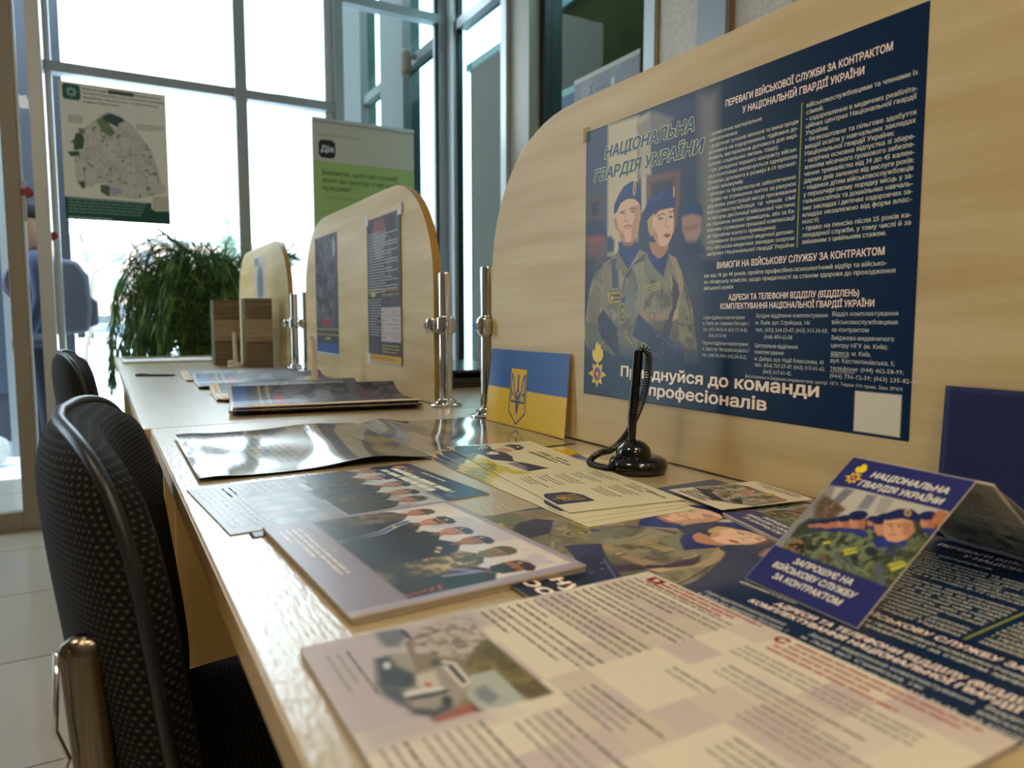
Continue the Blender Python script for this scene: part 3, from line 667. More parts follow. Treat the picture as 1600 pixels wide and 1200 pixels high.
# ---- A: the big recruiting poster (573 x 433 mm)
def recruiting_poster():
    W_, H_ = 573, 433
    S = Sheet(W_, H_, 1.0, '#10284a', 0.3, '#e8e4da', surf=lambda u, v, w_, h_: (u, h_-v, 3.5*np.clip((v-340)/93, 0, 1)**2*np.clip(1-abs(u-190)/260, 0, 1)))
    # dark teal-navy field, greyer at the upper left
    S.poly([(0,0),(300,0),(290,433),(0,433)], '#3a4560', 60, 0.9)
    S.rect(0, 372, 573, 433, '#0b2743', 25); S.rect(285, 0, 573, 433, '#102a4a', 40)
    f = homog([(918,207),(1458,13),(1425,690),(912,618)], [(0,0),(573,2),(573,433),(0,433)])
    a = zoomed(f, 900, 130, 4.446); b = zoomed(f, 900, 380, 5.0)
    # street facade behind
    S.poly([(85,340),(240,300),(240,1200),(80,1200)], '#46506e', 6, 1, a)
    S.poly([(235,290),(450,230),(440,1200),(225,1200)], '#d6c8a6', 8, 1, a)
    S.poly([(450,240),(540,200),(540,640),(460,660)], '#c4b89e', 6, 1, a)
    S.poly([(540,205),(880,90),(870,640),(750,600),(540,600)], '#3b4263', 7, 1, a)
    S.poly([(560,200),(700,250),(640,330),(450,380),(440,300)], '#8e8a84', 8, .8, a)
    S.poly([(880,90),(1010,60),(1000,1200),(890,1200)], '#8f8d87', 22, .75, a)
    S.poly([(505,650),(745,610),(740,800),(720,1000),(520,900)], '#7d5a4e', 7, 1, a); S.poly([(535,700),(700,670),(700,860),(545,860)], '#2d3049', 9, .9, a)
    S.poly([(470,640),(505,650),(505,900),(470,900)], '#d0c2a4', 5, 1, a)
    S.poly([(85,785),(190,770),(190,960),(85,965)], '#5d4a44', 6, 1, a); S.poly([(110,830),(165,820),(160,920),(115,925)], '#23263a', 5, 1, a)
    # blurred figures
    S.poly([(75,980),(120,950),(190,960),(215,1010),(220,1080),(80,1100)], '#26345f', 6, 1, a)
    S.poly([(80,1075),(200,1060),(215,1130),(190,1210),(80,1240)], '#9a5147', 9, 1, a)
    S.poly([(218,1075),(250,1065),(278,1100),(272,1180),(220,1190)], '#2a3a66', 6, 1, a)
    b3 = b
    S.poly([(80,0),(240,0),(240,120),(80,260)], '#6a4d50', 12, .8, b); S.poly([(70,120),(180,100),(120,330),(60,420)], '#232a44', 14, .8, b)
    S.poly([(820,60),(900,0),(985,80),(1000,240),(880,240)], '#3c4468', 10, 1, b); S.poly([(850,220),(1000,230),(1010,900),(950,900)], '#4a4d60', 20, .8, b)
    S.poly([(735,945),(760,880),(820,840),(890,845),(905,910),(900,940),(830,915),(770,935)], '#27457c', 4, 1, a)
    S.poly([(755,935),(830,915),(895,935),(890,1040),(850,1130),(790,1120),(760,1030)], '#b58f86', 5, 1, a); S.poly([(770,1000),(870,990),(860,1020),(775,1030)], '#7d5a58', 5, .6, a)
    S.poly([(770,1110),(880,1100),(940,1200),(740,1200)], '#2c3a5c', 8, .9, a)
    # soldier 1 (man)
    J1 = [(60,700),(75,620),(100,430),(120,330),(150,255),(230,165),(330,85),(345,50),(420,60),(510,60),(565,85),(480,150),(400,260),(360,400),(345,640),(330,860),(300,900),(240,850),(150,880),(80,820)]
    S.poly(J1, '#93876e', 2, 1, b); S.mottle(J1, ['#6a614e', '#aa9d80'], 16, 3, 3, .75, b, k=6)
    S.poly([(110,430),(150,330),(200,360),(190,560),(160,640),(90,640)], '#7f7058', 6, .8, b)
    S.poly([(220,160),(262,150),(285,380),(245,560),(220,540),(212,300)], '#8d8668', 3, 1, b); S.poly([(283,135),(330,120),(345,360),(290,365)], '#4a5068', 3, 1, b)
    for x in (295, 312, 330): S.line([(x,150),(x+10,355)], 1.0, '#33384f', 1, 1, b)
    S.poly([(262,380),(362,365),(360,560),(310,545),(262,500)], '#6f7052', 3, 1, b); S.poly([(255,400),(362,388),(362,472),(262,478)], '#c6a93c', 1.5, 1, b); S.poly([(272,412),(355,402),(355,458),(275,464)], '#4a4a30', 1.5, 1, b); S.poly([(278,425),(300,422),(300,452),(280,455)], '#d8bc50', 1, 1, b); S.line([(305,438),(350,434)], 1.6, '#d8bc50', 1, 1, b)
    S.ell(216, 285, 9, 12, '#cbb98a', f=b); S.ell(216, 285, 5, 8, '#5b5342', f=b)
    S.poly([(315,195),(345,60),(425,205),(400,240),(350,205),(330,215)], '#8b7b64', 2, 1, b)
    S.poly([(340,0),(510,0),(505,70),(420,212),(350,100)], '#2a3c7c', 2, 1, b); S.poly([(345,0),(420,0),(420,200),(352,95)], '#22316b', 6, .7, b)
    S.poly([(75,620),(175,640),(215,760),(200,830),(120,860),(75,770)], '#6c6f55', 4, 1, b)
    S.poly([(175,590),(220,525),(335,665),(345,860),(310,880),(205,760),(180,690)], '#34334a', 2, 1, b); S.line([(225,535),(332,672)], 1.4, '#8b8792', 1, 1, b); S.mottle([(185,600),(320,680),(330,850),(210,740)], ['#23233a'], 12, 5, 2, .8, b)
    for x, y in ((215,640),(240,720),(300,780)): S.ell(x, y, 5, 6, '#5d5a72', f=b)
    # soldier 2 (woman)
    J2 = [(345,820),(330,700),(360,560),(365,420),(400,290),(470,190),(550,110),(585,70),(740,80),(830,200),(880,340),(930,520),(945,690),(975,900),(970,960),(860,940),(760,800),(640,700),(600,900),(480,930),(380,900)]
    S.poly(J2, '#868068', 2, 1, b); S.mottle(J2, ['#5c5743', '#a0977b'], 15, 9, 3, .75, b, k=6)
    S.poly([(600,620),(820,600),(830,900),(600,900)], '#66604c', 6, .8, b); S.poly([(370,420),(440,260),(480,300),(470,560),(370,560)], '#747c74', 5, .7, b)
    S.line([(690,330),(680,760)], 1.2, '#3f3a30', 1, 1, b); S.line([(870,350),(915,560),(930,690)], 1.4, '#302c26', 1, 1, b); S.line([(820,640),(930,660)], 1.4, '#3a352c', 2, 1, b)
    S.poly([(450,185),(545,145),(558,260),(552,420),(520,570),(492,560),(505,400),(480,250)], '#9c9678', 2, 1, b); S.line([(500,200),(530,400),(505,560)], .8, '#5b563f', 1, 1, b)
    S.poly([(555,100),(600,100),(690,280),(690,305),(600,285),(570,200)], '#83866f', 2, 1, b); S.poly([(740,110),(775,200),(735,240),(700,300),(695,270)], '#8a8168', 2, 1, b)
    S.poly([(590,0),(740,0),(740,60),(700,120),(640,125),(600,80)], SKIN2, 2, 1, b)
    S.poly([(583,20),(612,85),(660,128),(700,115),(738,55),(742,110),(700,275),(620,190),(580,115)], '#26347a', 2, 1, b); S.poly([(660,150),(738,70),(738,110),(700,270)], '#1c2861', 4, .8, b)
    S.poly([(750,100),(800,120),(845,230),(862,340),(815,560),(775,610),(765,590),(822,340),(800,240)], '#b19d78', 2, 1, b); S.line([(760,270),(775,330),(760,370)], 1.6, '#d2c080', 1, 1, b)
    S.poly([(765,240),(815,330),(830,400),(790,560),(735,780),(690,720),(700,650),(770,520),(775,330)], '#4c3c50', 2.5, 1, b); S.poly([(790,540),(820,520),(815,600),(770,620)], '#cbb07c', 2, 1, b)
    for y in (335, 358, 381): S.line([(552,y+22),(612,y),(672,y-22)], 1.7, '#c6b060', 1, 1, b)
    S.poly([(520,545),(600,560),(745,550),(740,605),(620,612),(510,590)], '#a98f70', 2, 1, b); S.poly([(590,552),(632,556),(632,614),(590,610)], '#7c6a52', 1.5, 1, b); S.poly([(600,562),(615,563),(615,605),(600,604)], '#c6ad8a', 1, 1, b)
    S.ell(372, 558, 33, 80, '#b9a45c', f=b); S.ell(372, 558, 27, 70, '#5c6148', f=b); S.ell(374, 560, 15, 40, '#b9a45c', f=b); S.ell(374, 566, 8, 24, '#5c6148', f=b); S.poly([(360,440),(398,425),(390,470),(362,480)], '#2d3c70', 1.5, 1, b)
    S.poly([(345,770),(430,700),(475,800),(480,920),(400,925),(350,880)], '#70735a', 4, 1, b); S.line([(400,740),(450,800)], 3, '#a89b70', 2, 1, b)
    S.poly([(500,560),(560,620),(640,690),(760,770),(800,830),(875,840),(862,950),(790,960),(620,860),(560,800),(450,740)], '#33395c', 2, 1, b); S.poly([(560,700),(640,700),(720,800),(600,880)], '#272c4a', 6, .8, b); S.line([(620,695),(800,835)], 1.6, '#6a6d8c', 1, 1, b)
    for x, y in ((690,790),(700,865),(790,880),(650,740)): S.ell(x, y, 7, 8, '#77799a', f=b)
    S.poly([(865,830),(960,850),(975,940),(880,950)], '#5a5a4c', 4, 1, b); S.poly([(820,775),(865,830),(800,850)], '#4c5278', 2, 1, b)
    # ground the picture into the blue band
    S.rect(0, 352, 300, 372, '#173052', 16, .55); S.rect(0, 366, 300, 433, '#0b2743', 14)
    # face 1
    S.poly([(275,960),(285,930),(300,990),(305,1040),(288,1020)], SKIN2, 1, 1, a); S.poly([(455,880),(470,890),(462,960),(448,980)], SKIN2, 1, 1, a)
    S.poly([(288,890),(330,820),(430,800),(458,850),(460,930),(448,1020),(432,1085),(395,1115),(350,1112),(318,1080),(300,1010)], SKIN, 1.5, 1, a)
    S.poly([(395,860),(458,850),(458,930),(446,1020),(430,1085),(395,1112),(400,1010),(420,930)], '#c48a68', 3, .7, a); S.poly([(300,1000),(320,1085),(355,1112),(350,1060)], '#b07a5c', 4, .7, a)
    S.line([(315,905),(352,888)], 1.7, '#6a4634', 1, 1, a); S.line([(385,880),(430,872)], 1.7, '#6a4634', 1, 1, a)
    S.ell(338, 907, 13, 5, '#4a3630', f=a); S.ell(405, 895, 14, 5, '#4a3630', f=a)
    S.line([(362,900),(352,962),(378,968)], 1.3, '#a06a4e', 1, 1, a); S.line([(345,1003),(372,992),(402,1000)], 1.8, '#a0524a', 1, 1, a); S.line([(355,1014),(388,1012)], 1.2, '#b8705e', 1, 1, a)
    S.poly([(272,905),(276,850),(305,785),(345,720),(400,685),(445,690),(467,760),(468,850),(452,830),(420,805),(370,806),(322,835),(296,895),(282,910)], '#273878', 1, 1, a); S.poly([(300,820),(350,740),(400,700),(430,705),(350,780)], '#3a4f94', 5, .7, a); S.line([(282,908),(296,892),(322,833),(370,803),(420,803),(460,838)], 1.4, '#141c40', 1, 1, a)
    S.ell(421, 735, 12, 50, '#cbb46a', f=a, rot=4); S.ell(421, 740, 6, 30, '#8d7a44', f=a)
    S.poly([(345,1112),(395,1112),(432,1085),(440,1150),(400,1240),(330,1210),(303,1110)], '#2a3c7c', 1.5, 1, a); S.poly([(318,1085),(350,1112),(395,1112),(430,1080),(428,1110),(390,1140),(340,1135)], '#a87356', 1.5, 1, a)
    # face 2
    S.poly([(510,960),(560,900),(565,1040),(540,1075),(520,1040)], '#c9ab74', 1.5, 1, a); S.poly([(695,960),(706,990),(698,1050),(686,1060)], '#b99a66', 1.5, 1, a)
    S.poly([(550,940),(600,890),(695,870),(700,950),(696,1010),(680,1080),(655,1130),(622,1142),(590,1128),(560,1085),(545,1020)], '#f2c8a8', 1.5, 1, a); S.poly([(545,1000),(560,1085),(590,1128),(585,1060)], '#b98263', 4, .7, a)
    S.line([(582,930),(620,912),(640,918)], 1.5, '#5e4232', 1, 1, a); S.line([(662,905),(694,895)], 1.5, '#5e4232', 1, 1, a)
    S.ell(605, 945, 18, 8, '#3d3330', f=a); S.ell(678, 934, 14, 8, '#3d3330', f=a); S.ell(605, 944, 5, 5, '#a9b2b8', f=a)
    S.line([(648,935),(640,1000),(662,1012)], 1.2, '#b07a5c', 1, 1, a); S.poly([(622,1062),(650,1048),(676,1056),(670,1074),(645,1082)], '#b0484a', 1, 1, a)
    S.poly([(478,945),(482,900),(520,820),(590,755),(660,720),(705,722),(712,800),(706,868),(650,868),(590,885),(540,920),(505,955),(488,955)], '#28347a', 1, 1, a); S.poly([(530,830),(600,765),(660,740),(600,810)], '#3d4b92', 6, .6, a); S.line([(490,955),(508,952),(542,918),(592,884),(652,868),(706,866)], 1.4, '#12183c', 1, 1, a)
    S.ell(700, 760, 6, 45, '#cda75a', f=a)
    # lettering
    S.text('НАЦІОНАЛЬНА', 52, 52, 17.5, '#2c4a80', 200, bold=.035, shear=.22, outline='#d9dc8a', ow=.045, lay=3, res=3)
    S.text('ГВАРДІЯ УКРАЇНИ', 24, 84, 17.5, '#2c4a80', 248, bold=.035, shear=.22, outline='#d9dc8a', ow=.045, lay=3, res=3)
    HD = dict(col='#fff6ea', outline='#c97f6a', ow=.022, bold=.02, lay=2)
    S.text('ПЕРЕВАГИ ВІЙСЬКОВОЇ СЛУЖБИ ЗА КОНТРАКТОМ', 309, 35, 8.2, width=227, **HD)
    S.text('У НАЦІОНАЛЬНІЙ ГВАРДІЇ УКРАЇНИ', 338, 50, 8.2, width=167, **HD)
    tx = '#e9e6cf'; L1 = ['• щомісячне матеріальне', 'забезпечення;', '• додаткові грошові виплати та винагороди', 'допомога на оздоровлення, підйомна до-', 'помога, матеріальна допомога для вирі-', 'шення соціальних питань тощо);', '• при укладенні першого контракту військ-', 'овослужбовцю виплачується одноразова', 'грошова допомога в розмірі 8-10 прожит-', 'кових мінімумів;', '• речове та продовольче забезпечення;', '• право на отримання житла за рахунок', 'держави, реєстрація місця проживання', 'військовослужбовця  та  членів  сімї', 'за місцем дислокації військової частини;', 'на піднайом жилих приміщень, або за ба-', 'жанням отримання грошової компенсації', 'за піднайом жилого приміщення;', '• отримання безоплатної медичної допомо-', 'ги у військово-медичних закладах охорони', 'здоровя Національної гвардії України']
    for i, s_ in enumerate(L1): S.text(s_, 281, 66+i*7.85, 5.0, tx, min(142, 142*len(s_)/37) if len(s_) < 36 and i not in (3,4,6,7,8,11,13,15) else 142, bold=.012, res=1)
    L2 = ['військовослужбовцями та членами їх', 'сімей;', '• оздоровлення в медичних реабіліта-', 'ційних центрах Національної гвардії', 'України;', '• безкоштовне та пільгове здобуття', 'вищої освіти у навчальних закладах', 'Національної гвардії України;', '• щорічна основна відпустка зі збере-', 'женням місячного грошового забезпе-', 'чення тривалістю від 30 до 45 кален-', 'дарних днів залежно від вислуги років;', '• надання дітям військовослужбовців', 'у першочерговому порядку місць у за-', 'гальноосвітніх та дошкільних навчаль-', 'них закладах і дитячих оздоровчих за-', 'кладах незалежно від форм влас-', 'ності;', '• право на пенсію після 25 років ка-', 'лендарної служби, у тому числі й за', 'змішаним з цивільним стажем.']
    for i, s_ in enumerate(L2): S.text(s_, 434, 67+i*7.7, 5.2, tx, 130 if i not in (1, 4, 7, 17, 20) else 130*len(s_)/35, bold=.014, res=1)
    S.rect(426.6, 60, 427.8, 224, '#b9bf4a')
    S.text('ВИМОГИ НА ВІЙСЬКОВУ СЛУЖБУ ЗА КОНТРАКТОМ', 301, 241, 8.0, width=236, **HD)
    for i, (s_, wd) in enumerate([('вік від 18 до 40 років; пройти професійно-психологічний відбір та військо-', 262), ('во-лікарську комісію, щодо придатності за станом здоровя до проходження', 272), ('військової служби', 52)]): S.text(s_, 278, 252+i*8.3, 5.2, tx, wd, bold=.014, res=1)
    S.text('АДРЕСИ ТА ТЕЛЕФОНИ ВІДДІЛУ (ВІДДІЛЕНЬ)', 323, 283, 7.2, width=187, **HD)
    S.text('КОМПЛЕКТУВАННЯ НАЦІОНАЛЬНОЇ ГВАРДІЇ УКРАЇНИ', 309, 294.5, 7.2, width=219, **HD)
    A = [('Східне відділення комплектування', 278, 308, 73), ('м. Харків, вул. Академіка Проскури, 1', 278, 315.5, 80), ('тел.: (057) 760-35-00; (063) 317-00-82;', 278, 324, 78), ('(063) 317-00-98.', 289, 332, 32), ('Південне відділення комплектування', 278, 342, 80), ('м. Одеса, вул. Люстдорфська дорога, 7', 278, 350, 82), ('тел.: (048) 705-04-00; (063) 236-02-22.', 278, 358.5, 78),
         ('Західне відділення комплектування', 369, 306, 103), ('м. Львів, вул. Стрийська, 146', 369, 314.5, 80), ('тел.: (032) 264-53-47; (063) 313-30-03;', 369, 323.5, 104), ('(068) 859-62-58.', 383, 332, 43), ('Центральне відділення', 369, 343, 64), ('комплектування', 369, 351, 44), ('м. Дніпро, вул. Надії Алексєєнко, 43', 369, 359.5, 100), ('тел.: (056) 767-57-47; (063) 317-01-65;', 369, 367, 102), ('(063) 317-01-42.', 383, 375, 43),
         ('Відділ комплектування', 478, 304.5, 77), ('військовослужбовцями', 478, 313.5, 77), ('за контрактом', 478, 322, 45), ('Іміджево-видавничого', 478, 331, 74), ('центру НГУ (м. Київ):', 478, 339.5, 68), ('адреса: м. Київ,', 478, 348, 49), ('вул. Костянтинівська, 5;', 478, 356.5, 76), ('телефони: (044) 462-58-99;', 478, 365, 86), ('(066) 736-12-39; (063) 235-82-09.', 478, 373.5, 104)]
    for s_, u, v, wd in A: S.text(s_, u, v, 5.0, '#d9dcd2', wd, bold=.006, res=1)
    S.rect(478, 349.2, 500, 349.9, '#d9dcd2'); S.rect(478, 366.2, 508, 366.9, '#d9dcd2')
    S.text('Виготовлено в Іміджево-видавничому центрі  НГУ. Тираж 500 прим. Зам. №470', 355, 382, 4.0, '#c9ccc4', 209, bold=.01, res=1)
    S.text('Приєднуйся до команди', 102, 397, 16, '#fff3e2', 362, bold=.03, outline='#5a1f22', ow=.035, lay=3, res=3)
    S.text('професіоналів', 172, 421, 16, '#fff3e2', 218, bold=.03, outline='#5a1f22', ow=.035, lay=3, res=3)
    S.rect(510, 386, 563, 430, '#e7e0cc')
    emblem(S, 38, 397, 21)
    return S
SA = recruiting_poster()
wall_poster = SA.build('recruiting_poster', M['gloss_print'])
hang_board(wall_poster, XB-0.0002, 1.009, 0.96+0.309-0.433)
tag(wall_poster, 'big navy recruiting poster with two soldiers, stuck upright on the near divider', 'poster')
o = MB().box(-0.011, 0.009, -0.013, 0.011, 0, 0.0004)
tp = o.build('sticky_tape', glass_mat('clear_tape', '#f2efe8', 1.15), wall_poster); tp.location = (0.003, 0.430, 0.0006)

flat_poster = wall_poster.copy(); C.objects.link(flat_poster); flat_poster['label'] = 'same navy soldier poster lying flat on the desk, mostly under the brochures'
t2 = tp.copy(); C.objects.link(t2); t2.parent = flat_poster; bpy.data.objects.remove(t2)
lay(flat_poster, (0.695-0.433*0.9994, 0.688-0.433*0.035), DT+0.0002, -88)

# ---- B: the small recruiting brochure, standing like a tent and lying flat
def brochure_cover(cell=0.6, t=3.2, stack=5):
    S = Sheet(105, 150, cell, '#2b2f6a', t, '#cfc6b0', stack=stack)
    f = homog([(1350,712),(1547,762),(1325,982),(1157,903)], [(0,0),(105,0),(105,150),(0,150)]); a = zoomed(f, 1150, 700, 3.902)
    PIC = [(0,36),(105,33),(105,111),(0,111)]
    S.poly(PIC, '#8d8a86', .6); S.poly([(640,240),(830,270),(960,310),(1330,420),(1330,600),(560,420)], '#bdb7aa', 3, 1, a)
    S.poly([(700,255),(760,270),(640,370),(600,340)], '#77767c', 2, 1, a); S.poly([(840,300),(905,310),(830,400),(760,390)], '#83838c', 2, 1, a); S.poly([(930,320),(1010,340),(940,430),(870,420)], '#a59f94', 2, 1, a)
    S.poly([(560,290),(620,330),(690,390),(620,440),(480,440),(500,350)], '#6b5848', 4, 1, a); S.mottle([(560,300),(690,390),(620,440),(480,440)], ['#8a6c55', '#4d4438'], 5, 3, 2, .8, a)
    S.poly([(380,480),(450,440),(640,440),(1330,500),(1330,900),(880,870),(270,620)], '#3d4534', 2, 1, a)
    S.mottle([(300,560),(700,500),(1300,560),(880,860),(280,620)], ['#5f6a4c', '#23291f', '#7b8461'], 5, 4, 2, .9, a, k=7)
    S.poly([(280,610),(380,560),(420,600),(370,650)], '#8c6c4c', 2, .8, a); S.mottle([(290,600),(420,570),(400,660)], ['#a5764e', '#2b241c'], 3, 8, 1, 1, a)
    g = random.Random(4)
    # ranks of soldiers receding to the left
    for i in range(16):
        t_ = i/15; x = 455+t_*250; y = 487-t_*10+g.uniform(-5, 5); r = 14+t_*16
        S.ell(x, y, r, r*1.2, '#b5735a', f=a); S.ell(x+3, y-r*0.95, r*1.15, r*0.62, '#1d2657', rot=-8, f=a); S.ell(x+8, y+r*1.5, r*1.1, r*.5, '#2a3470', f=a)
    for x, y, r in ((665,478,34),(755,475,50),(845,480,28),(1195,490,46)):
        S.ell(x, y+2, r, r*1.15, '#c98e70', f=a); S.ell(x+r*.5, y+8, r*.45, r*.9, '#a9694e', f=a, soft=2); S.ell(x+10, y-r*.85, r*1.3, r*.62, '#1b2352', rot=-6, f=a); S.ell(x+r*.2, y+r*1.35, r*1.1, r*.5, '#2b3a80', rot=18, f=a)
        S.line([(x-r*.5,y-4),(x-r*.1,y-6)], .5, '#5a3a30', .4, 1, a); S.line([(x-r*.4,y+r*.55),(x,y+r*.5)], .5, '#8a4038', .4, 1, a)
    S.ell(1290, 480, 50, 60, '#b5714e', f=a, soft=3)
    S.ell(905, 520, 48, 55, '#c58c6c', f=a); S.ell(920, 460, 70, 32, '#1b2352', f=a, rot=-14); S.poly([(830,590),(900,560),(950,620),(860,640)], '#28357a', 1, 1, a)
    # leading soldier
    S.poly([(860,600),(930,585),(1040,590),(1060,640),(950,690),(860,650)], '#2b3a86', 1.2, 1, a)
    S.poly([(925,470),(1010,455),(1100,480),(1110,540),(1060,590),(990,610),(930,600),(912,560)], '#d6a07c', 1, 1, a); S.poly([(1040,480),(1110,490),(1105,545),(1060,590),(1030,560)], '#b0775a', 2.5, .8, a)
    S.ell(1095, 540, 14, 22, '#c08464', f=a); S.line([(940,497),(978,492)], .8, '#5b3b2e', .5, 1, a); S.line([(1000,495),(1035,502)], .8, '#5b3b2e', .5, 1, a)
    S.line([(975,500),(965,535),(985,540)], .6, '#a0664c', .5, 1, a); S.line([(945,560),(990,562)], .9, '#8f4a40', .5, 1, a); S.ell(960,508,9,4,'#3d2c28',f=a); S.ell(1015,512,9,4,'#3d2c28',f=a)
    S.poly([(938,455),(960,420),(1030,400),(1110,405),(1152,440),(1158,490),(1110,480),(1040,462),(970,465),(945,472)], '#1c2558', .8, 1, a); S.line([(945,470),(1040,460),(1150,488)], .8, '#0f1534', .5, 1, a)
    S.ell(1082, 428, 22, 24, '#c9a86a', f=a); S.ell(1082, 428, 12, 15, '#6f5a3c', f=a)
    S.poly([(1020,640),(1110,600),(1210,600),(1140,740),(900,860),(800,800),(850,700)], '#4a5238', 2, .55, a); S.mottle([(850,640),(1200,610),(1100,760),(900,860),(780,780)], ['#6c7452', '#2c3224'], 5, 12, 1.5, .8, a)
    for q in ([(905,740),(1010,720),(1040,750),(930,790)], [(640,640),(730,630),(740,665),(650,680)], [(520,590),(575,585),(580,605),(525,612)]):
        S.poly(q, '#8a8a4a', 1, 1, a); S.poly([(x*.86+sum(p[0] for p in q)/4*.14, y*.86+sum(p[1] for p in q)/4*.14) for x, y in q], '#c6bf4a', .6, 1, a); (x1, y1), (x2, y2) = q[0], q[1]; S.line([(x1+8, y1+20), (x2-4, y2+18)], .9, '#3c4030', .4, 1, a)
    for x, y, L in ((850,740,110),(680,700,70),(600,660,50)): S.line([(x,y),(x+15,y+L)], 4.5 if L > 90 else 2.6, '#5e6270', 1, 1, a)
    S.ell(820, 660, 40, 30, '#2c3138', f=a, soft=2); S.ell(520, 690, 22, 20, '#6c5c40', f=a)
    S.rect(0, 112, 105, 150, '#2b2f6a', .6); S.rect(0, 0, 105, 33.5, '#2b2f6a', .6)
    TX = dict(col='#f0ead6', bold=.03, shear=.18, lay=1, res=3)
    S.text('НАЦІОНАЛЬНА', 28, 18, 6.4, width=65, **TX); S.text('ГВАРДІЯ УКРАЇНИ', 24, 29.5, 6.4, width=71, **TX)
    S.text('ЗАПРОШУЄ НА', 53, 121, 5.6, width=53, align='c', **TX); S.text('ВІЙСЬКОВУ СЛУЖБУ', 51, 130.5, 5.6, width=76, align='c', **TX); S.text('ЗА КОНТРАКТОМ', 52, 140, 5.6, width=63, align='c', **TX)
    emblem(S, 15.5, 22.5, 7)
    return S
SB = brochure_cover()
def rot_to(o, origin, U, V):   # place a sheet whose bottom-left corner is origin, U along its width, V up its height
    U = Vector(U).normalized(); V = Vector(V); V = (V-U*U.dot(V)).normalized(); N = U.cross(V)
    o.matrix_world = Matrix(((U.x, V.x, N.x, origin[0]), (U.y, V.y, N.y, origin[1]), (U.z, V.z, N.z, origin[2]), (0, 0, 0, 1)))
# the standing one: front leaf leans up from its foot, back leaves splay away
tent = empty('standing_brochure', (0.440, 0.345, DT+0.0012), 0, 'small navy brochure standing open like a tent, soldiers in berets on the cover', 'brochure')
fo = (0.444, 0.401, 0.7515); U_ = (-0.007, -0.105, 0); Vv = (0.124, -0.019, 0.092)
SB.t = 1.2
front = SB.build('front_leaf', M['gloss_print']); rot_to(front, fo, U_, Vv)
ridge = Vector(fo)+Vector(Vv).normalized()*0.151; ru = Vector((-0.007, -0.105, 0)).normalized()
def leaf(name, length, drop, out, curl, col, seed, t=0.6, dy=0, lines=True):
    """an inner leaf hanging from the ridge away from the front leaf, curling on its way down"""
    S = Sheet(105, length, 2.0, col, t, '#d8cfb8', surf=lambda u, v, w_, h_: (u, -v, curl*np.sin(np.pi*np.clip(v/h_, 0, 1))))
    if lines:
        for k in range(int(length/4.4)-3):
            S.words(10, 10+k*4.4, 82, 1.5, '#5b5a5e', seed+k)
        S.mottle([(5, length*.5), (100, length*.45), (100, length*.95), (5, length*.95)], ['#4b4c50', '#a9a69f'], 14, seed, 6, .8)
    o = S.build(name, M['matt_print']); V = Vector((-out, 0, drop)).normalized()
    rot_to(o, (ridge.x+dy, ridge.y, ridge.z), tuple(ru), tuple(V)); return o
lv = [leaf('inner_leaf', 146, 0.085, 0.117, -6, '#a7a7aa', 3), leaf('inner_leaf', 147, 0.083, 0.118, 3, '#c7bfae', 9, 1.6, 0.002), leaf('back_leaf', 149, 0.080, 0.121, 6, '#2b2f6a', 14, 1.2, 0.004, False)]
for o_ in [front]+lv:
    mw = o_.matrix_world.copy(); o_.parent = tent; o_.matrix_parent_inverse = Matrix.Translation(-tent.location); o_.matrix_basis = mw
# the flat stack of the same brochure
SB.t = 4.2; SB.stack = 5
hb = SB.build('brochure', M['gloss_print']); lay(hb, (0.569, 0.547), DT+0.001, -105)
tag(hb, 'small stack of navy brochures lying flat under the comic card, behind the standing one', 'brochure')

# ---- C: booklet with a row of people in uniform (255 x 203 mm)
S = Sheet(255, 203, 1.0, '#978f9b', 6.0, '#b7ab97', stack=5)
f = homog([(695,780),(915,885),(540,966),(408,825)], [(0,0),(255,0),(255,203),(0,203)]); a = zoomed(f, 560, 730, 5.333)
S.rect(8, 8, 244, 158, '#d9d4d2', 1); S.mottle([(8,8),(244,8),(244,60),(8,60)], ['#c4bdc6', '#e6dccc'], 30, 2, 8, .8)
S.rect(8, 100, 244, 160, '#4a5058', 30, .9)
CAMO = ['#6a6246', '#2e3026', '#9a8c68']
bust(S, 31, 50, 11.5, '#c08a6c', 'helmet', '#55493c', '#6b5f50', coatlen=9.5, pattern=['#857762', '#4c4438'])
bust(S, 226, 56, 12.5, '#b0704c', 'beret', '#33202c', '#22262a', mask='#20232a', coatlen=8.5); bust(S, 187, 46, 12, '#a8835e', 'helmet', '#5c5638', '#a08a64', mask='#7a6a48', coatlen=9.5, pattern=['#6c5b3c', '#c4ad86', '#4c4a30'])
bust(S, 147, 48, 12, '#b06e50', 'beret', '#241f40', '#2a2a3c', coatlen=9.5); bust(S, 111, 50, 12, '#cc8f76', 'beret', '#232c56', '#2c2f3c', coatlen=9.0); bust(S, 71, 52, 12.5, '#cf9376', 'cap', '#2c2b48', '#2b2a30', coatlen=9.0)
S.line([(86,150),(78,110),(62,88),(56,74)], 9, '#c9cdd6', 1.5); S.line([(86,150),(78,110),(62,88),(56,74)], 5.5, '#33508c', 1.2)
S.poly([(8,120),(244,120),(244,160),(8,160)], '#3d454c', 26, .85)
for k in range(5): S.line([(232+k*2,124+k*7),(240-k,128+k*7)], 2.4, '#b44a44', 1)
for u_, v_ in ((92,78),(150,84),(158,90),(66,92),(196,88)): S.ell(u_, v_, 4, 2.4, '#cdbb82')
S.line([(205,100),(222,82),(216,112)], 5, '#8c84a4', 1.5)
S.rect(0, 156, 255, 203, '#8f8794', 4); S.rect(0, 0, 255, 7, '#a59dab', 1); S.rect(245, 0, 255, 203, '#a59dab', 1); S.rect(0, 0, 7, 203, '#9a92a0', 1)
S.text('ЗБРОЙНІ СИЛИ УКРАЇНИ', 22, 168, 4.0, '#d8d0c0', 90, lay=1, res=1)
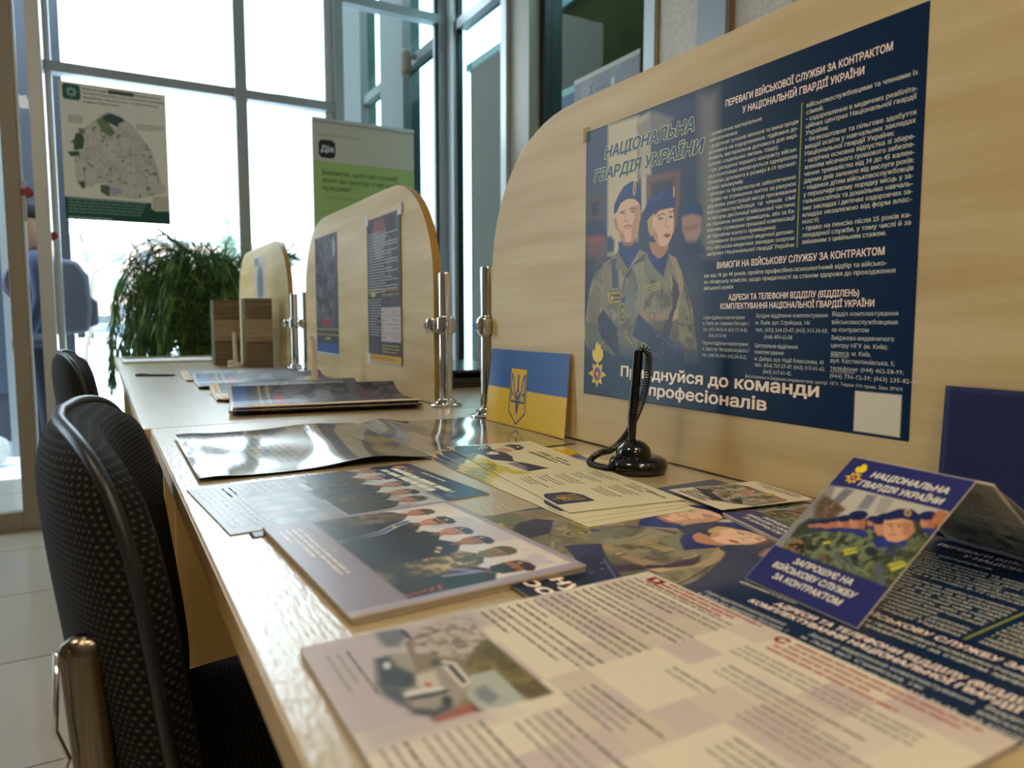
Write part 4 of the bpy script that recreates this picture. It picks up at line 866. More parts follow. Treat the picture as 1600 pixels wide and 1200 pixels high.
for k in range(4): S.words(24, 176+k*6.0, 150 if k < 3 else 70, 3.0, '#d0c8ba', 40+k)
lay(S.build('booklet', M['gloss_print']), (0.130, 0.727), DT+0.0006, -87.6)
o = bpy.data.objects['booklet']; tag(o, 'thick lilac booklet, a row of people in uniform on its cover, near the desk edge', 'booklet')

# ---- D: leaflet with navy band and faces
S = Sheet(225, 300, 1.3, '#8d9296', 0.5, '#c9c6be', surf=lambda u, v, w_, h_: (u, h_-v, 0*u))
f = homog([(625,725),(790,773),(340,828),(295,766)], [(0,0),(225,0),(225,300),(0,300)]); a = zoomed(f, 620, 690, 5.714); b = zoomed(f, 250, 640, 3.556); c4 = zoomed(f, 560, 730, 5.333)
S.rect(0, 0, 225, 62, '#1d3556', 2); S.poly([(0,62),(225,62),(225,180),(0,180)], '#b9c2c4', 10); S.poly([(0,250),(60,290),(330,420),(200,460),(0,450)], '#c7cabc', 8, .9, a)
S.ell(18, 22, 13, 11, '#a8623c'); S.ell(52, 22, 7, 6, '#9c5a3c'); S.ell(18, 22, 8, 6, '#c9a08a')
for k, (u0, wd) in enumerate([(22, 176), (22, 168)]): S.words(u0, 38+k*16, wd, 9, '#e3e6dc', 3+k, gap=5)
S.words(70, 14, 70, 3.5, '#c9d0cc', 8); S.ell(205, 44, 12, 5, '#4c6a8a'); S.text('НАЦІОНАЛЬНА ГВАРДІЯ', 150, 58, 3, '#b9c6cc', 60, res=1)
S.mottle([(0,62),(225,62),(225,180),(0,180)], ['#7d8694', '#c9cfc8'], 26, 21, 8, .6)
bust(S, 20, 70, 13, '#b58670', 'beret', '#3c4c6e', '#3e4450', coatlen=7); bust(S, 66, 78, 13, '#c49a86', 'beret', '#2f3c5c', '#4a4a3a', coatlen=7, pattern=['#5c5c44', '#33362c']); bust(S, 158, 84, 13, '#b98b7c', 'beret', '#2f3c5c', '#4a4a3a', coatlen=7, pattern=['#5c5c44', '#33362c']); bust(S, 196, 92, 13, '#b98270', 'helmet', '#4c4a3c', '#3e4440', coatlen=6.5)
bust(S, 114, 76, 14, '#c09080', 'beret', '#344a70', '#3e4450', coatlen=7.5, pattern=['#5a5c4c', '#2c3038'])
S.rect(0, 178, 225, 300, '#8f9698', 8)
for i in range(5):
    for j in range(2): S.rect(80+i*28, 196+j*30, 102+i*28, 220+j*30, '#aab8c2' if (i+j) % 2 else '#9fa9b0', 2)
for k in range(9): S.words(14, 192+k*9, 56, 3.2, '#c6ccd0', 60+k)
for k in range(6): S.words(16, 256+k*7, 190, 3.2, '#b9c2c8', 80+k)
S.mottle([(0,180),(225,180),(225,300),(0,300)], ['#6d7f92'], 40, 31, 10, .5, thr=.6)
lay(S.build('leaflet', M['gloss_print']), (0.083, 0.960), DT+0.0006, -85.5)
o = bpy.data.objects['leaflet']; tag(o, 'leaflet with a dark blue band and faces, between the silvery curled poster and the booklet', 'leaflet')
S = Sheet(60, 60, 5, '#3a2e36', 0.4, '#c9c6be'); o = S.build('leaflet', M['gloss_print']); lay(o, (0.118, 0.775), DT+0.0002, -90); tag(o, 'leaflet peeping out as a thin dark corner under the blue-banded leaflet and the booklet', 'leaflet')

# ---- E: curled glossy posters at the back of the desk
def bump(p, c, s_, h): return h*np.exp(-((p-c)/s_)**2)
S = Sheet(400, 325, 2.5, '#4e4a46', 1.2, '#26221f', stack=3, surf=lambda u, v, w_, h_: (u, h_-v, 2.0+bump(h_-v, 235, 60, 9.0)*(0.55+0.45*u/w_)+bump(h_-v, 20, 30, 2.5)+0.25*np.sin(u/33+v/40)+1.0*bump(u, 60, 90, 2)))
S.mottle([(0,0),(400,0),(400,325),(0,325)], ['#5a5046', '#3c3e42', '#6a5f52'], 60, 5, 10, .7)
S.rect(0, 0, 400, 140, '#6a5c4a', 30, .6); S.rect(150, 190, 330, 235, '#555d64', 3)
for k in range(12): S.words(50, 175+k*11, 290, 4.5, '#62615f', 20+k)
for k in range(4): S.words(70, 60+k*14, 220, 6, '#77705f', 50+k)
lay(S.build('curled_poster', M['mirror_print']), (0.105, 1.402), DT+0.0006, -90.4)
o = bpy.data.objects['curled_poster']; tag(o, 'curled glossy poster shining silver with window light, far left on the near desk', 'poster')
S = Sheet(390, 285, 2.5, '#6b6152', 0.5, '#2a2420', surf=lambda u, v, w_, h_: (u, h_-v, 0.4+bump(h_-v, 75, 38, 10.0)*np.clip(1-u/330, 0, 1)+0.6*np.sin(u/31)))
S.mottle([(0,0),(390,0),(390,285),(0,285)], ['#8a7c66', '#4a4438', '#3b3a44', '#9a8c70'], 50, 15, 8, .8, stretch=(.5, 2.0))
S.poly([(230,110),(300,90),(330,120),(260,135)], '#b9836a', 8); S.poly([(60,120),(130,100),(150,130)], '#c4b050', 6, .8)
for k in range(8): S.line([(40+k*30,40+k*9),(200+k*20,60+k*14)], 3, '#b3a88c' if k % 2 else '#33302c', 3, .6)
S.rect(250, 0, 390, 60, '#8f8058', 8, .8)
for k in range(4): S.words(250, 18+k*14, 130, 5, '#c9bf9c', 31+k)
lay(S.build('curled_poster', M['mirror_print']), (0.408, 1.392), DT+0.0006, -90)
o = bpy.data.objects['curled_poster.001']; tag(o, 'curled brownish camouflage poster under the foot of the flag card', 'poster')

# ---- F: yellow leaflet with an officer, and the fan of copies beneath it
def officer_leaflet(t=0.4, stack=0, full=True):
    S = Sheet(437, 148, 1.3, '#ddd5ae', t, '#d8cfae', stack=stack)
    f = homog([(835,690),(1071,788),(887,797),(698,696)], [(0,0),(437,0),(437,148),(0,148)]); a = zoomed(f, 620, 690, 5.714)
    S.poly([(560,165),(760,145),(870,180),(930,215),(1010,235),(1040,260),(1200,285),(1240,295),(1080,300),(980,270),(850,320)], '#cfbb3c', 1.5, 1, a)
    S.poly([(560,165),(700,190),(920,245),(860,270),(850,320),(700,240)], '#8b8a34', 4, .9, a); S.mottle([(560,165),(900,200),(900,300),(700,260)], ['#a8a23c', '#6f7a30'], 14, 3, 3, .7, a)
    S.poly([(440,38),(600,32),(720,34),(830,28),(862,70),(1000,110),(1050,140),(1065,185),(1180,205),(1390,256),(1200,278),(1080,192),(870,165),(780,120),(700,100),(540,130),(470,90)], '#252540', 1.5, 1, a)
    S.poly([(470,38),(510,36),(530,120),(500,125)], '#d8a53c', 1.2, 1, a); S.line([(490,38),(515,122)], .8, '#6a4a20', .6, 1, a)
    for k in range(3): S.line([(735+k*32,66-k*2),(772+k*30,34)], 1.8, '#e6e2d6', .8, 1, a)
    S.poly([(890,70),(960,55),(1060,80),(1040,100),(960,98),(900,90)], '#c99876', 1.2, 1, a); S.poly([(800,105),(860,88),(910,98),(930,120),(850,120)], '#e3ddcc', 1.2, 1, a)
    S.poly([(970,40),(1040,28),(1120,34),(1165,62),(1140,82),(1085,88),(1050,62)], '#20203a', 1.2, 1, a); S.line([(1010,38),(1060,60),(1086,86)], 1.2, '#c9a23c', .8, 1, a); S.ell(1105, 55, 10, 7, '#e3dcc0', f=a)
    S.poly([(1000,200),(1100,195),(1180,235),(1190,280),(1120,250)], '#77728c', 2, .9, a); S.poly([(440,130),(560,110),(740,100),(700,150),(580,180)], '#4c5360', 2, .9, a)
    S.text('СЛУЖБА', 98, 34, 9, '#4d5a3c', 44, bold=.03, lay=1, res=1); S.text('ЗА КОНТРАКТОМ', 92, 46, 8, '#4d5a3c', 55, bold=.03, lay=1, res=1)
    for k in range(3): S.words(150, 26+k*9, 70 - k*8, 4.2, '#6b6a4e', 10+k)
    for c_ in range(5):
        u0 = 262; v0 = 20+c_*25
        S.ell(u0-4, v0-3, 3, 3, '#cda43c')
        for k in range(3): S.words(u0, v0+k*6, 62-k*4, 1.6, '#4a4a38', c_*7+k, gap=.9, fill=1)
    for c_ in range(3):
        u0 = 348; v0 = 14+c_*24; S.ell(u0-4, v0-3, 3, 3, '#cda43c')
        for k in range(3): S.words(u0, v0+k*6, 52-k*5, 1.6, '#4a4a38', 90+c_*7+k, gap=.9, fill=1)
    S.text('КОНТАКТИ', 386, 20, 5, '#3f4a34', 38, bold=.03, lay=1, res=1)
    # shield with the trident
    S.T.append((np.array([(352,138),(352,112),(360,104),(372,98),(404,98),(404,146),(372,146),(360,143)]), [tuple(range(8))], hx('#2a3350'), 0.8))
    trident(S, 379, 122, 40, '#c9a93c', 1.4)
    S.rect(355, 152, 395, 156, '#a8a27c')
    return S
D = officer_leaflet(1.3, 3); d0 = D.build('leaflet', M['gloss_print']); lay(d0, (0.483, 1.066), DT+0.0029, -97); D.t = 0.5; D.stack = 0; d1 = D.build('leaflet', M['gloss_print'])
tag(d0, 'top yellow leaflet of the fan, fully visible officer in peaked cap and trident shield', 'leaflet')
for k, (bx, by, rr) in enumerate([(0.452, 1.048, -94.0), (0.436, 1.036, -92.2), (0.425, 1.022, -90.6)]):
    o = d1 if k == 0 else d1.copy()
    if k: C.objects.link(o)
    tag(o, None, 'leaflet'); lay(o, (bx, by), DT+0.0022-0.0007*k, rr)
    o['label'] = ['yellow officer leaflet just below the top one of the fan', 'yellow officer leaflet third down in the fan', 'yellow officer leaflet at the bottom and left of the fan'][k]; o['group'] = 'fanned yellow leaflets'
d0['group'] = 'fanned yellow leaflets'

# ---- G: yellow-blue leaflet behind the pen, comic card, bottom-right print
S = Sheet(205, 70, 2, '#d9cfa8', 0.5, '#d8cfae'); S.poly([(10,5),(70,0),(85,30),(40,50),(5,40)], '#d6ae1e', 3); S.poly([(60,10),(110,20),(120,45),(80,50)], '#4c4f7c', 3); S.poly([(95,30),(150,15),(160,40),(120,60)], '#a9a6b6', 4); S.poly([(130,10),(180,5),(190,25),(150,35)], '#cfae2c', 3)
for k in range(4): S.words(20, 45+k*6, 150, 2, '#6a654c', k)
o = S.build('leaflet', M['gloss_print']); lay(o, (0.585, 0.985), DT+0.0011, -93); tag(o, 'yellow and blue leaflet poking out behind the black pen stand', 'leaflet')
S = Sheet(100, 128, .8, '#d8cdb2', 0.6, '#c9c0a8'); f = homog([(1160,755),(1272,781),(1120,803),(1045,770)], [(0,0),(100,0),(100,128),(0,128)]); a = zoomed(f, 1040, 745, 6.154)
S.poly([(230,120),(560,90),(700,110),(860,160),(1130,230),(1140,250),(800,310),(700,300),(400,250)], '#6a655a', 1, 1, a); S.mottle([(230,120),(560,90),(1100,230),(780,310),(380,250)], ['#3f3c40', '#8e8670', '#b3aa92'], 9, 3, 1, .9, a)
S.poly([(230,130),(350,150),(520,260),(400,240)], '#3c3a4a', 1, 1, a); S.poly([(560,180),(700,140),(800,150),(720,190)], '#b58a72', 1, 1, a); S.ell(930, 183, 55, 12, '#c9a52c', f=a); S.poly([(930,230),(1100,220),(1130,240),(1000,262)], '#b07c68', 1, 1, a); S.poly([(540,230),(680,235),(690,290),(640,280)], '#2e2c3c', 1, 1, a)
for k, t_ in enumerate(['ЗАХИСТИ', 'УКРАЇНУ']): S.text(t_, 12, 106+k*9, 5.5, '#2b2823', 50, bold=.05, res=1)
S.words(8, 121, 80, 3, '#3a362e', 4); S.words(14, 8, 75, 2.6, '#4a463c', 5); S.words(30, 14, 62, 2.6, '#4a463c', 6)
o = S.build('postcard', M['matt_print']); lay(o, (0.588, 0.653), DT+0.0056, -98); tag(o, 'small cream comic-style postcard with bold lettering, against the foot of the big divider', 'postcard')
S = Sheet(210, 290, 2, '#9c8a66', 0.5, '#c9c0a8'); S.mottle([(0,0),(210,0),(210,290),(0,290)], ['#b9a680', '#7d6a42', '#c4b48c'], 40, 6, 10, .8); S.poly([(30,60),(70,55),(80,90),(40,95)], '#a5582c', 3); S.poly([(70,30),(120,20),(130,80),(80,70)], '#3a2a34', 3); S.poly([(60,0),(150,0),(140,22),(80,26)], '#d0c29c', 4)
o = S.build('leaflet', M['gloss_print']); lay(o, (0.20, 0.172), DT+0.0006, -90); tag(o, 'ochre and brown leaflet just entering at the bottom right corner of the picture', 'leaflet')

# ---- H: cream and lilac information leaflets in the foreground (275 x 281 mm)
S = Sheet(275, 281, .9, '#dcd3bd', 4.0, '#c4b9a4', stack=6, surf=lambda u, v, w_, h_: (u, h_-v, 0.0+0*u))
g = random.Random(12); c0 = [hx('#dcd3bd'), hx('#cfc1b4'), hx('#cbbfae'), hx('#d6cbbc'), hx('#c6b6b2'), hx('#dcd3bd'), hx('#dcd3bd')]
for i in range(10):
    for j in range(10):
        c_ = g.choice(c0) if j < 8 or i > 3 else hx('#bcb0b0'); x, y = i*27.5, j*28.1; S.rect(x, y, x+27.5, y+28.1, c_, 1.5, .9)
S.rect(0, 215, 130, 281, '#b3a8aa', 16, .85); S.rect(0, 160, 30, 250, '#b3a8aa', 12, .8)
f = homog([(1013,893),(1590,1158),(814,1580),(469,1012)], [(0,0),(275,0),(275,281),(0,281)]); a = zoomed(f, 560, 940, 4.706)
S.poly([(700,100),(830,150),(950,270),(1430,670),(1270,720),(900,760),(540,880),(340,300),(600,160)], '#83765f', 2.5, 1, a)
S.poly([(820,100),(960,290),(840,300),(620,220),(560,120)], '#b3a79c', 6, 1, a); S.mottle([(400,200),(820,120),(960,290),(800,420),(420,380)], ['#a0948a', '#776c5c', '#c4bab0'], 7, 4, 3, .7, a)
S.poly([(950,270),(1430,670),(1270,720),(1000,540),(780,480),(860,330)], '#6d6238', 3, 1, a); S.mottle([(950,290),(1420,670),(1270,710),(820,500)], ['#857a3c', '#54492c'], 8, 6, 3, .7, a)
S.poly([(540,870),(600,820),(860,740),(900,800),(580,890)], '#a05a3c', 3, 1, a); S.poly([(820,760),(930,800),(860,820)], '#5a4440', 2, .8, a)
S.poly([(830,540),(1000,500),(1230,720),(1050,780),(900,790),(780,680)], '#aeb2a8', 2, 1, a); S.poly([(850,650),(930,610),(1040,700),(980,760),(880,720)], '#6d7478', 4, .8, a)
# armoured car
S.poly([(120,420),(250,380),(360,380),(430,520),(600,470),(640,420),(800,560),(830,600),(780,700),(700,800),(560,850),(380,800),(200,690),(120,600)], '#9b9184', 3, 1, a)
S.poly([(120,420),(220,400),(300,480),(420,530),(430,620),(330,640),(150,620)], '#3d4247', 5, 1, a); S.poly([(150,600),(330,640),(380,780),(300,760),(170,680)], '#4a4f52', 6, 1, a); S.poly([(370,780),(560,790),(680,740),(700,790),(560,850),(400,830)], '#3e4443', 5, 1, a)
S.poly([(635,475),(690,470),(800,590),(760,610)], '#2d3236', 1.5, 1, a); S.line([(625,440),(700,450),(820,590),(770,625),(640,480)], 2.5, '#d0c8b8', 1, 1, a)
S.poly([(430,540),(560,510),(600,600),(560,660),(430,620)], '#c4b9a4', 3, 1, a); S.poly([(480,590),(540,600),(545,650),(500,640)], '#b8683c', 2, 1, a); S.line([(370,680),(480,650),(600,640)], 5, '#d0cfc8', 2, 1, a); S.line([(390,710),(520,690),(640,660)], 4, '#33373b', 2, 1, a); S.ell(650, 730, 42, 38, '#33363c', f=a, soft=2); S.ell(560, 770, 26, 26, '#8d8a82', f=a, soft=2)
S.ell(210, 470, 28, 26, '#c9c6c0', f=a, soft=2); S.ell(190, 320, 30, 30, '#c9c6c0', f=a, soft=2); S.poly([(120,230),(280,200),(380,230),(300,330),(180,340)], '#5d6468', 5, .9, a); S.line([(320,210),(380,270)], 3, '#3a3e42', 1.5, 1, a); S.poly([(190,150),(300,130),(290,180),(200,190)], '#7d8384', 3, .8, a); S.poly([(530,420),(600,420),(610,470),(540,480)], '#4a4f4e', 3, .9, a)
for k in range(20): S.words(7, 158-k*7.2, 107 if k % 5 else 40, 1.7 if k % 4 else 2.1, '#6d665e', k+3, gap=1.4)
for k in range(3): S.words(31-k*7 if k else 31, 6+k*5.6, 90-k*6, 2.5, '#a2484c', 70+k, gap=1.2, fill=1)
S.T.append((np.array([(13,4),(27,4),(27,14),(13,14)]), [(0,1,2,3)], hx('#8f2430'), 1)); S.T.append((np.array([(18,6),(22,6),(23,9),(20,12),(17,9)]), [(0,1,2,3,4)], hx('#e3d6c0'), 1.5))
for k in range(4): S.words(150-(k > 1)*6, 8+k*6.5, 112-k*7, 2.5, '#aa5a5c', 80+k, gap=1.2, fill=1)
S.text('С', 138, 14, 9, '#8f2430', 8, bold=.06, res=2)
for k in range(3): S.words(136, 38+k*6, 120, 1.7, '#857f74', 120+k, gap=1.3)
for bi, (u0, v0, n_, w_) in enumerate([(150,66,3,92),(190,84,4,66),(135,96,2,50),(128,150,4,62),(205,120,4,60),(140,182,5,70),(215,160,4,55),(130,222,6,64),(205,205,6,62),(128,262,3,60),(200,256,4,60),(20,258,3,60)]):
    for k in range(n_): S.words(u0, v0+k*6.2, w_*(1 if k % 2 == 0 else .72), 1.8, '#6d665e' if k == 0 else '#989084', bi*9+k, gap=1.1)
j0 = S.build('leaflet', M['matt_print']); lay(j0, (0.100, 0.446), DT+0.0012, -90)
tag(j0, 'foreground stack of cream and lilac leaflets with an armoured vehicle photo and red headings', 'leaflet')
S = Sheet(268, 281, 9, '#cfc6b2', 0.5, '#c4b9a4'); o = S.build('leaflet', M['matt_print']); lay(o, (0.106, 0.4545), DT+0.0006, -91.5); tag(o, 'cream leaflet whose far edge fans out from under the foreground stack', 'leaflet')

# ---- I: flag card leaning on the divider, navy folder
S = Sheet(290, 150, 2, '#2f5c9e', 0.5, '#c9b428', surf=lambda u, v, w_, h_: (u, h_-v, 5*np.clip((60-u)/60, 0, 1)**2*np.clip(v/h_+.2, 0, 1)))
S.rect(0, 77, 290, 150, '#e6bb10', .5)
cx = 118
S.T.append((np.array([(cx-33,34),(cx+33,34),(cx+33,122),(cx,146),(cx-33,122)]), [(0,1,2,3,4)], hx('#2b3f63'), .6)); S.T.append((np.array([(cx-30,36),(cx+30,36),(cx+30,120.5),(cx,142),(cx-30,120.5)]), [(0,1,2,3,4)], hx('#e2b61c'), 1.0))
trident(S, cx, 84, 84, '#2b4a78', 1.6)
o = S.build('flag_card', M['gloss_print']); tag(o, 'blue and yellow flag card with a trident, leaning on the big divider', 'card')
rot_to(o, (0.698, 1.335, DT+0.0012), (0, -1, 0), (0.012, 0, 0.150))
S = Sheet(300, 146, 6, '#141c4e', 2.0, '#10163c'); o = S.build('folder', M['matt_print']); tag(o, 'plain navy folder leaning on the big divider behind the standing brochure', 'folder'); rot_to(o, (0.7005, 0.398, DT+0.0012), (0, -1, 0), (0.008, 0, 0.150))

# ---- posters on the farther dividers
S = Sheet(282, 428, 2.5, '#3c3a3e', 0.4, '#d8d4cc', surf=lambda u, v, w_, h_: (u, h_-v, 3*np.exp(-(u/30)**2)))
S.mottle([(0,0),(282,0),(282,340),(0,340)], ['#55525a', '#2c2a2e', '#65626a'], 40, 5, 10, .8)
S.line([(40,40),(230,180)], 10, '#6b6870', 5, .8); S.line([(230,30),(120,170)], 6, '#2a282e', 3, .8); S.poly([(40,60),(110,80),(80,130),(30,110)], '#5a3a3e', 10, .8)
for x, y in ((60,200),(170,180),(90,260),(200,250),(150,300)): S.ell(x, y, 24, 20, '#77747c', soft=8, a=.7)
S.rect(60, 300, 180, 322, '#a0323a', 3); S.rect(0, 332, 282, 338, '#9c8a44', 2); S.rect(0, 352, 282, 358, '#9c8a44', 2); S.words(110, 372, 70, 7, '#c0ac50', 3); S.rect(0, 386, 282, 420, '#2f5596', 2); S.rect(0, 420, 282, 428, '#c9ccd4', 1); S.ell(240, 50, 18, 34, '#9a9ca4', soft=5)
SP1 = S; o = S.build('notice', M['matt_print']); hang_board(o, XB-0.0002, 2.752, 0.96+0.302-0.428); tag(o, 'left dark narrow poster with a blue bottom bar on the two-poster divider', 'poster')
S = Sheet(287, 425, 2.0, '#3b393f', 0.4, '#d8d4cc', surf=lambda u, v, w_, h_: (u, h_-v, 3*np.exp(-((w_-u)/30)**2)))
S.mottle([(0,0),(287,0),(287,400),(0,400)], ['#4a474e', '#2d2b30'], 40, 8, 10, .8); S.ell(110, 60, 56, 66, '#8c8a90', soft=10, a=.8); S.ell(110, 30, 50, 24, '#8c4046', soft=8, a=.8); S.rect(20, 0, 200, 12, '#6a343c', 4, .8)
S.ell(190, 120, 24, 60, '#77757c', soft=12, a=.6)
for k in range(22): S.words(14, 46+k*8.2, 255 if k % 3 else 150, 3.2, '#b5b3b8', 15+k)
S.rect(8, 206, 110, 211, '#b09a40', 1); S.ell(50, 222, 24, 8, '#d0b44c', soft=4)
for k in range(2): S.words(130, 216+k*14, 140, 7, '#9a7c44', 7+k)
S.words(140, 252, 120, 6, '#8a3c40', 9)
for k in range(14): S.words(14, 240+k*8, 104, 3, '#a9a7ac', 50+k)
S.rect(118, 262, 284, 360, '#c2b9b8', 1)
for k in range(4):
    S.rect(118, 285+k*25, 284, 286.2+k*25, '#77737a'); S.text(['20-30', '25-50', '50-70', '70-120'][k], 212, 278+k*24.5, 9, '#4c4a50', 50, res=1); S.words(126, 278+k*24.5, 34, 6, '#b98084', k)
for k in range(3): S.words(124, 374+k*9, 150, 4, '#b09a58', 33+k)
S.rect(0, 400, 287, 420, '#d8aa2c', 1.5); S.text('НАЦІОНАЛЬНА ГВАРДІЯ', 20, 414, 8, '#6a4c18', 200, res=1); S.rect(0, 420, 287, 425, '#c9c6c0', 1)
SP2 = S; o = S.build('notice', M['matt_print']); hang_board(o, XB-0.0002, 2.151, 0.96+0.298-0.425); tag(o, 'right dark text poster with white box and yellow bottom bar on the two-poster divider', 'poster')
for dy_, dz_ in ((0.0, 0.425), (0.287, 0.425), (0.0, 0.01)):
    tp_ = MB().box(-0.016, 0.016, -0.016, 0.016, 0, 0.0003).build('sticky_tape', M['paper'], o); tp_.location = (dy_, dz_, 0.0012 if dy_ == 0 else 0.0040)
S = Sheet(280, 250, 3, '#b5b0a6', 0.4, '#c9c8c4'); S.ell(150, 140, 80, 90, '#6d6e76', soft=50); S.rect(10, 10, 120, 40, '#8f8e92', 4); 
for k in range(4): S.words(15, 22+k*8, 95, 3, '#6a6a70', k)
o = S.build('notice', M['matt_print']); hang_board(o, XB-0.0002, 4.0, 1.035); tag(o, 'small faded grey notice on the farthest divider', 'notice')

# ---- stacks of the two divider posters on the middle desk, their bottom edges curling up
def trough(far, near, e0=0.62, shift=0.0):
    # far edge (u=0) and near edge (u=w) both curl up off the desk
    def f(u, v, w_, h_):
        a_ = np.clip((w_*e0-u)/(w_*e0), 0, 1); b_ = np.clip((u-w_*.93)/(w_*.07), 0, 1)
        return (u+far*.5*a_**2-near*.25*b_**2, h_-v, (far+shift*(1-v/h_))*a_**2+near*b_**1.3)
    return f
def poster_stack(S, bl, rot, label, t=3.0, loose=0, seed=1, curl=(30, 12)):
    e = empty('poster_stack', (bl[0], bl[1], DT+0.001), R(rot), label, 'poster stack', 'stacks of curled posters on the middle desk')
    S.t, S.stack, S.surf, S.side = t, 0, trough(*curl), hx('#fff4dc'); o = S.build('base_stack', M['matt_print'], e)
    g = random.Random(seed)
    for k in range(loose):
        S.t, S.stack, S.surf = 0.5, 0, trough(curl[0]*.5-4*k, 2+3*k, .5, 12-8*k); o = S.build('curled_sheet', M['gloss_print'], e)
        o.location = (0.02+0.012*k, 0.002*k, (t+0.8+1.0*k)/1000); o.rotation_euler = (0, 0, R(-3.0*k+3))
    return e
poster_stack(SP1, (0.276, 1.968), -96, 'nearest stack of curled dark posters, navy bottom band curling up, by the desk seam', 3, 3, 1, (38, 15))
poster_stack(SP2, (0.266, 2.262), -93, 'second stack of curled posters, yellow bottom band, just before the ivory pen stand', 3, 1, 2, (22, 6))
poster_stack(SP1, (0.262, 2.665), -92, 'third stack of curled posters, navy band, just beyond the ivory pen stand', 3, 2, 3, (24, 5))
poster_stack(SP2, (0.250, 2.965), -91, 'farthest stack of curled posters, yellow band, nearest the loose pen', 3, 0, 4, (16, 4))
# white folder and sheets at the far end
S = Sheet(420, 300, 20, '#d8d8d4', 9, '#c9c6be', stack=3); o = S.build('folder', M['matt_print']); tag(o, 'flat white folder at the far end of the farthest desk', 'folder'); lay(o, (0.085, 3.92), DT+0.001, 0)
S = Sheet(290, 205, 20, '#eceef0', 0.6, '#d9d9d6'); o = S.build('paper_sheet', M['matt_print']); tag(o, 'white paper sheet lying on top of the white folder', 'paper'); lay(o, (0.150, 3.95), DT+0.011, 3)
S = Sheet(260, 60, 10, '#2a2a2e', 6, '#3a3836'); S.rect(60, 0, 110, 60, '#c08c2c', 1); S.rect(150, 0, 260, 60, '#3a4a5e', 1); o = S.build('booklet', M['gloss_print']); tag(o, 'thin dark booklet with an orange stripe behind the white sheet on the farthest desk', 'booklet'); lay(o, (0.10, 4.32), DT+0.001, 0)

# ---- posters on the glass
S = Sheet(575, 810, 2.5, '#ece0d0', 4.0, '#c9bfae')
f = homog([(34,85),(812,187),(829,1150),(62,1105)], [(0,0),(575,0),(575,810),(0,810)]); a = f
S.poly([(205,445),(270,390),(330,340),(395,312),(480,350),(560,410),(620,490),(700,600),(740,720),(765,830),(800,870),(790,915),(700,935),(640,950),(560,960),(480,945),(400,935),(385,860),(330,840),(260,850),(200,885),(150,840),(140,780),(135,640),(205,590),(215,520)], '#cfc0b4', 3, 1, a)
MAPP = [(205,445),(395,312),(560,410),(700,600),(765,830),(790,915),(560,960),(400,935),(330,840),(200,885),(140,780),(135,640)]
S.mottle(MAPP, ['#bfb0a6', '#d6cabf'], 40, 3, 6, .7, a); S.mottle(MAPP, ['#5d6a54'], 22, 9, 3, .9, a, thr=.70, k=14)
S.poly([(340,360),(400,325),(490,360),(510,385),(465,400),(460,430),(400,400),(350,390)], '#3c5650', 3, 1, a); S.poly([(300,380),(345,355),(390,400),(440,470),(400,500),(340,460)], '#6a7a50', 4, .9, a)
S.poly([(150,470),(200,480),(212,520),(200,590),(130,600),(135,550),(110,540),(135,520)], '#46593a', 2, 1, a); S.poly([(85,610),(170,605),(175,640),(110,645)], '#46593a', 2, 1, a); S.poly([(155,830),(205,830),(210,870),(190,888)], '#46593a', 2, 1, a); S.poly([(320,855),(385,860),(390,935),(370,940),(320,905)], '#5a6650', 2, 1, a); S.poly([(395,870),(470,880),(440,940),(395,930)], '#a9aab8', 4, .9, a); S.line([(220,680),(270,730)], 5, '#4d5d48', 3, 1, a)
S.poly([(55,940),(690,990),(690,1030),(720,1050),(825,1050),(829,1150),(62,1105)], '#0f4a3c', 1.5, 1, a); S.poly([(700,940),(812,945),(815,1045),(700,1040)], '#c9bdae', 1, 1, a)
S.T.append((np.array([(16+92*x, 12+92*y) for x, y in ((.12,0),(.88,0),(1,.12),(1,.88),(.88,1),(.12,1),(0,.88),(0,.12))]), [tuple(range(8))], hx('#1f5a4a'), .8))
st = []
for i in range(16): a_ = math.pi*i/8; r_ = 34 if i % 2 == 0 else 20; st.append((62+r_*math.cos(a_), 58+r_*math.sin(a_)))
S.T.append((np.array(st), [tuple(range(16))], hx('#9db0a4'), 1.4)); S.T.append((np.array([(62+12*math.cos(t), 58+12*math.sin(t)) for t in np.linspace(0, 6.28, 13)[:-1]]), [tuple(range(12))], hx('#1f5a4a'), 1.8))
for k, t_ in enumerate(['Карта, що показує забезпечення', 'базові потреби у разі введення режиму', 'аварійних відключень та відновлення', 'інфраструктури']): S.text(t_, 122, 36+k*25, 13, '#4d4c44', (420, 445, 410, 190)[k], bold=.03, lay=1, res=1)
S.rect(255, 18, 395, 40, '#2d4a44', 2)
for k in range(4): S.words(40, 200+k*12, 76, 5, '#8a8074', k); 
for k in range(3): S.words(400, 208+k*13, 160, 5, '#7d8078', 9+k)
S.rect(90, 265, 122, 297, '#8a7a70', 1)
for k in range(5): S.words(16, 692+k*19, 440-k*(10), 7, '#7fa093', 20+k)
S.words(16, 800, 240, 7, '#a9c0b4', 30)
o = S.build('map_poster', M['matt_print']); hang_front(o, -0.155, YF-0.006, 0.96+1.425-0.815); tag(o, 'beige map poster with a green footer stuck on the left window pane', 'poster')
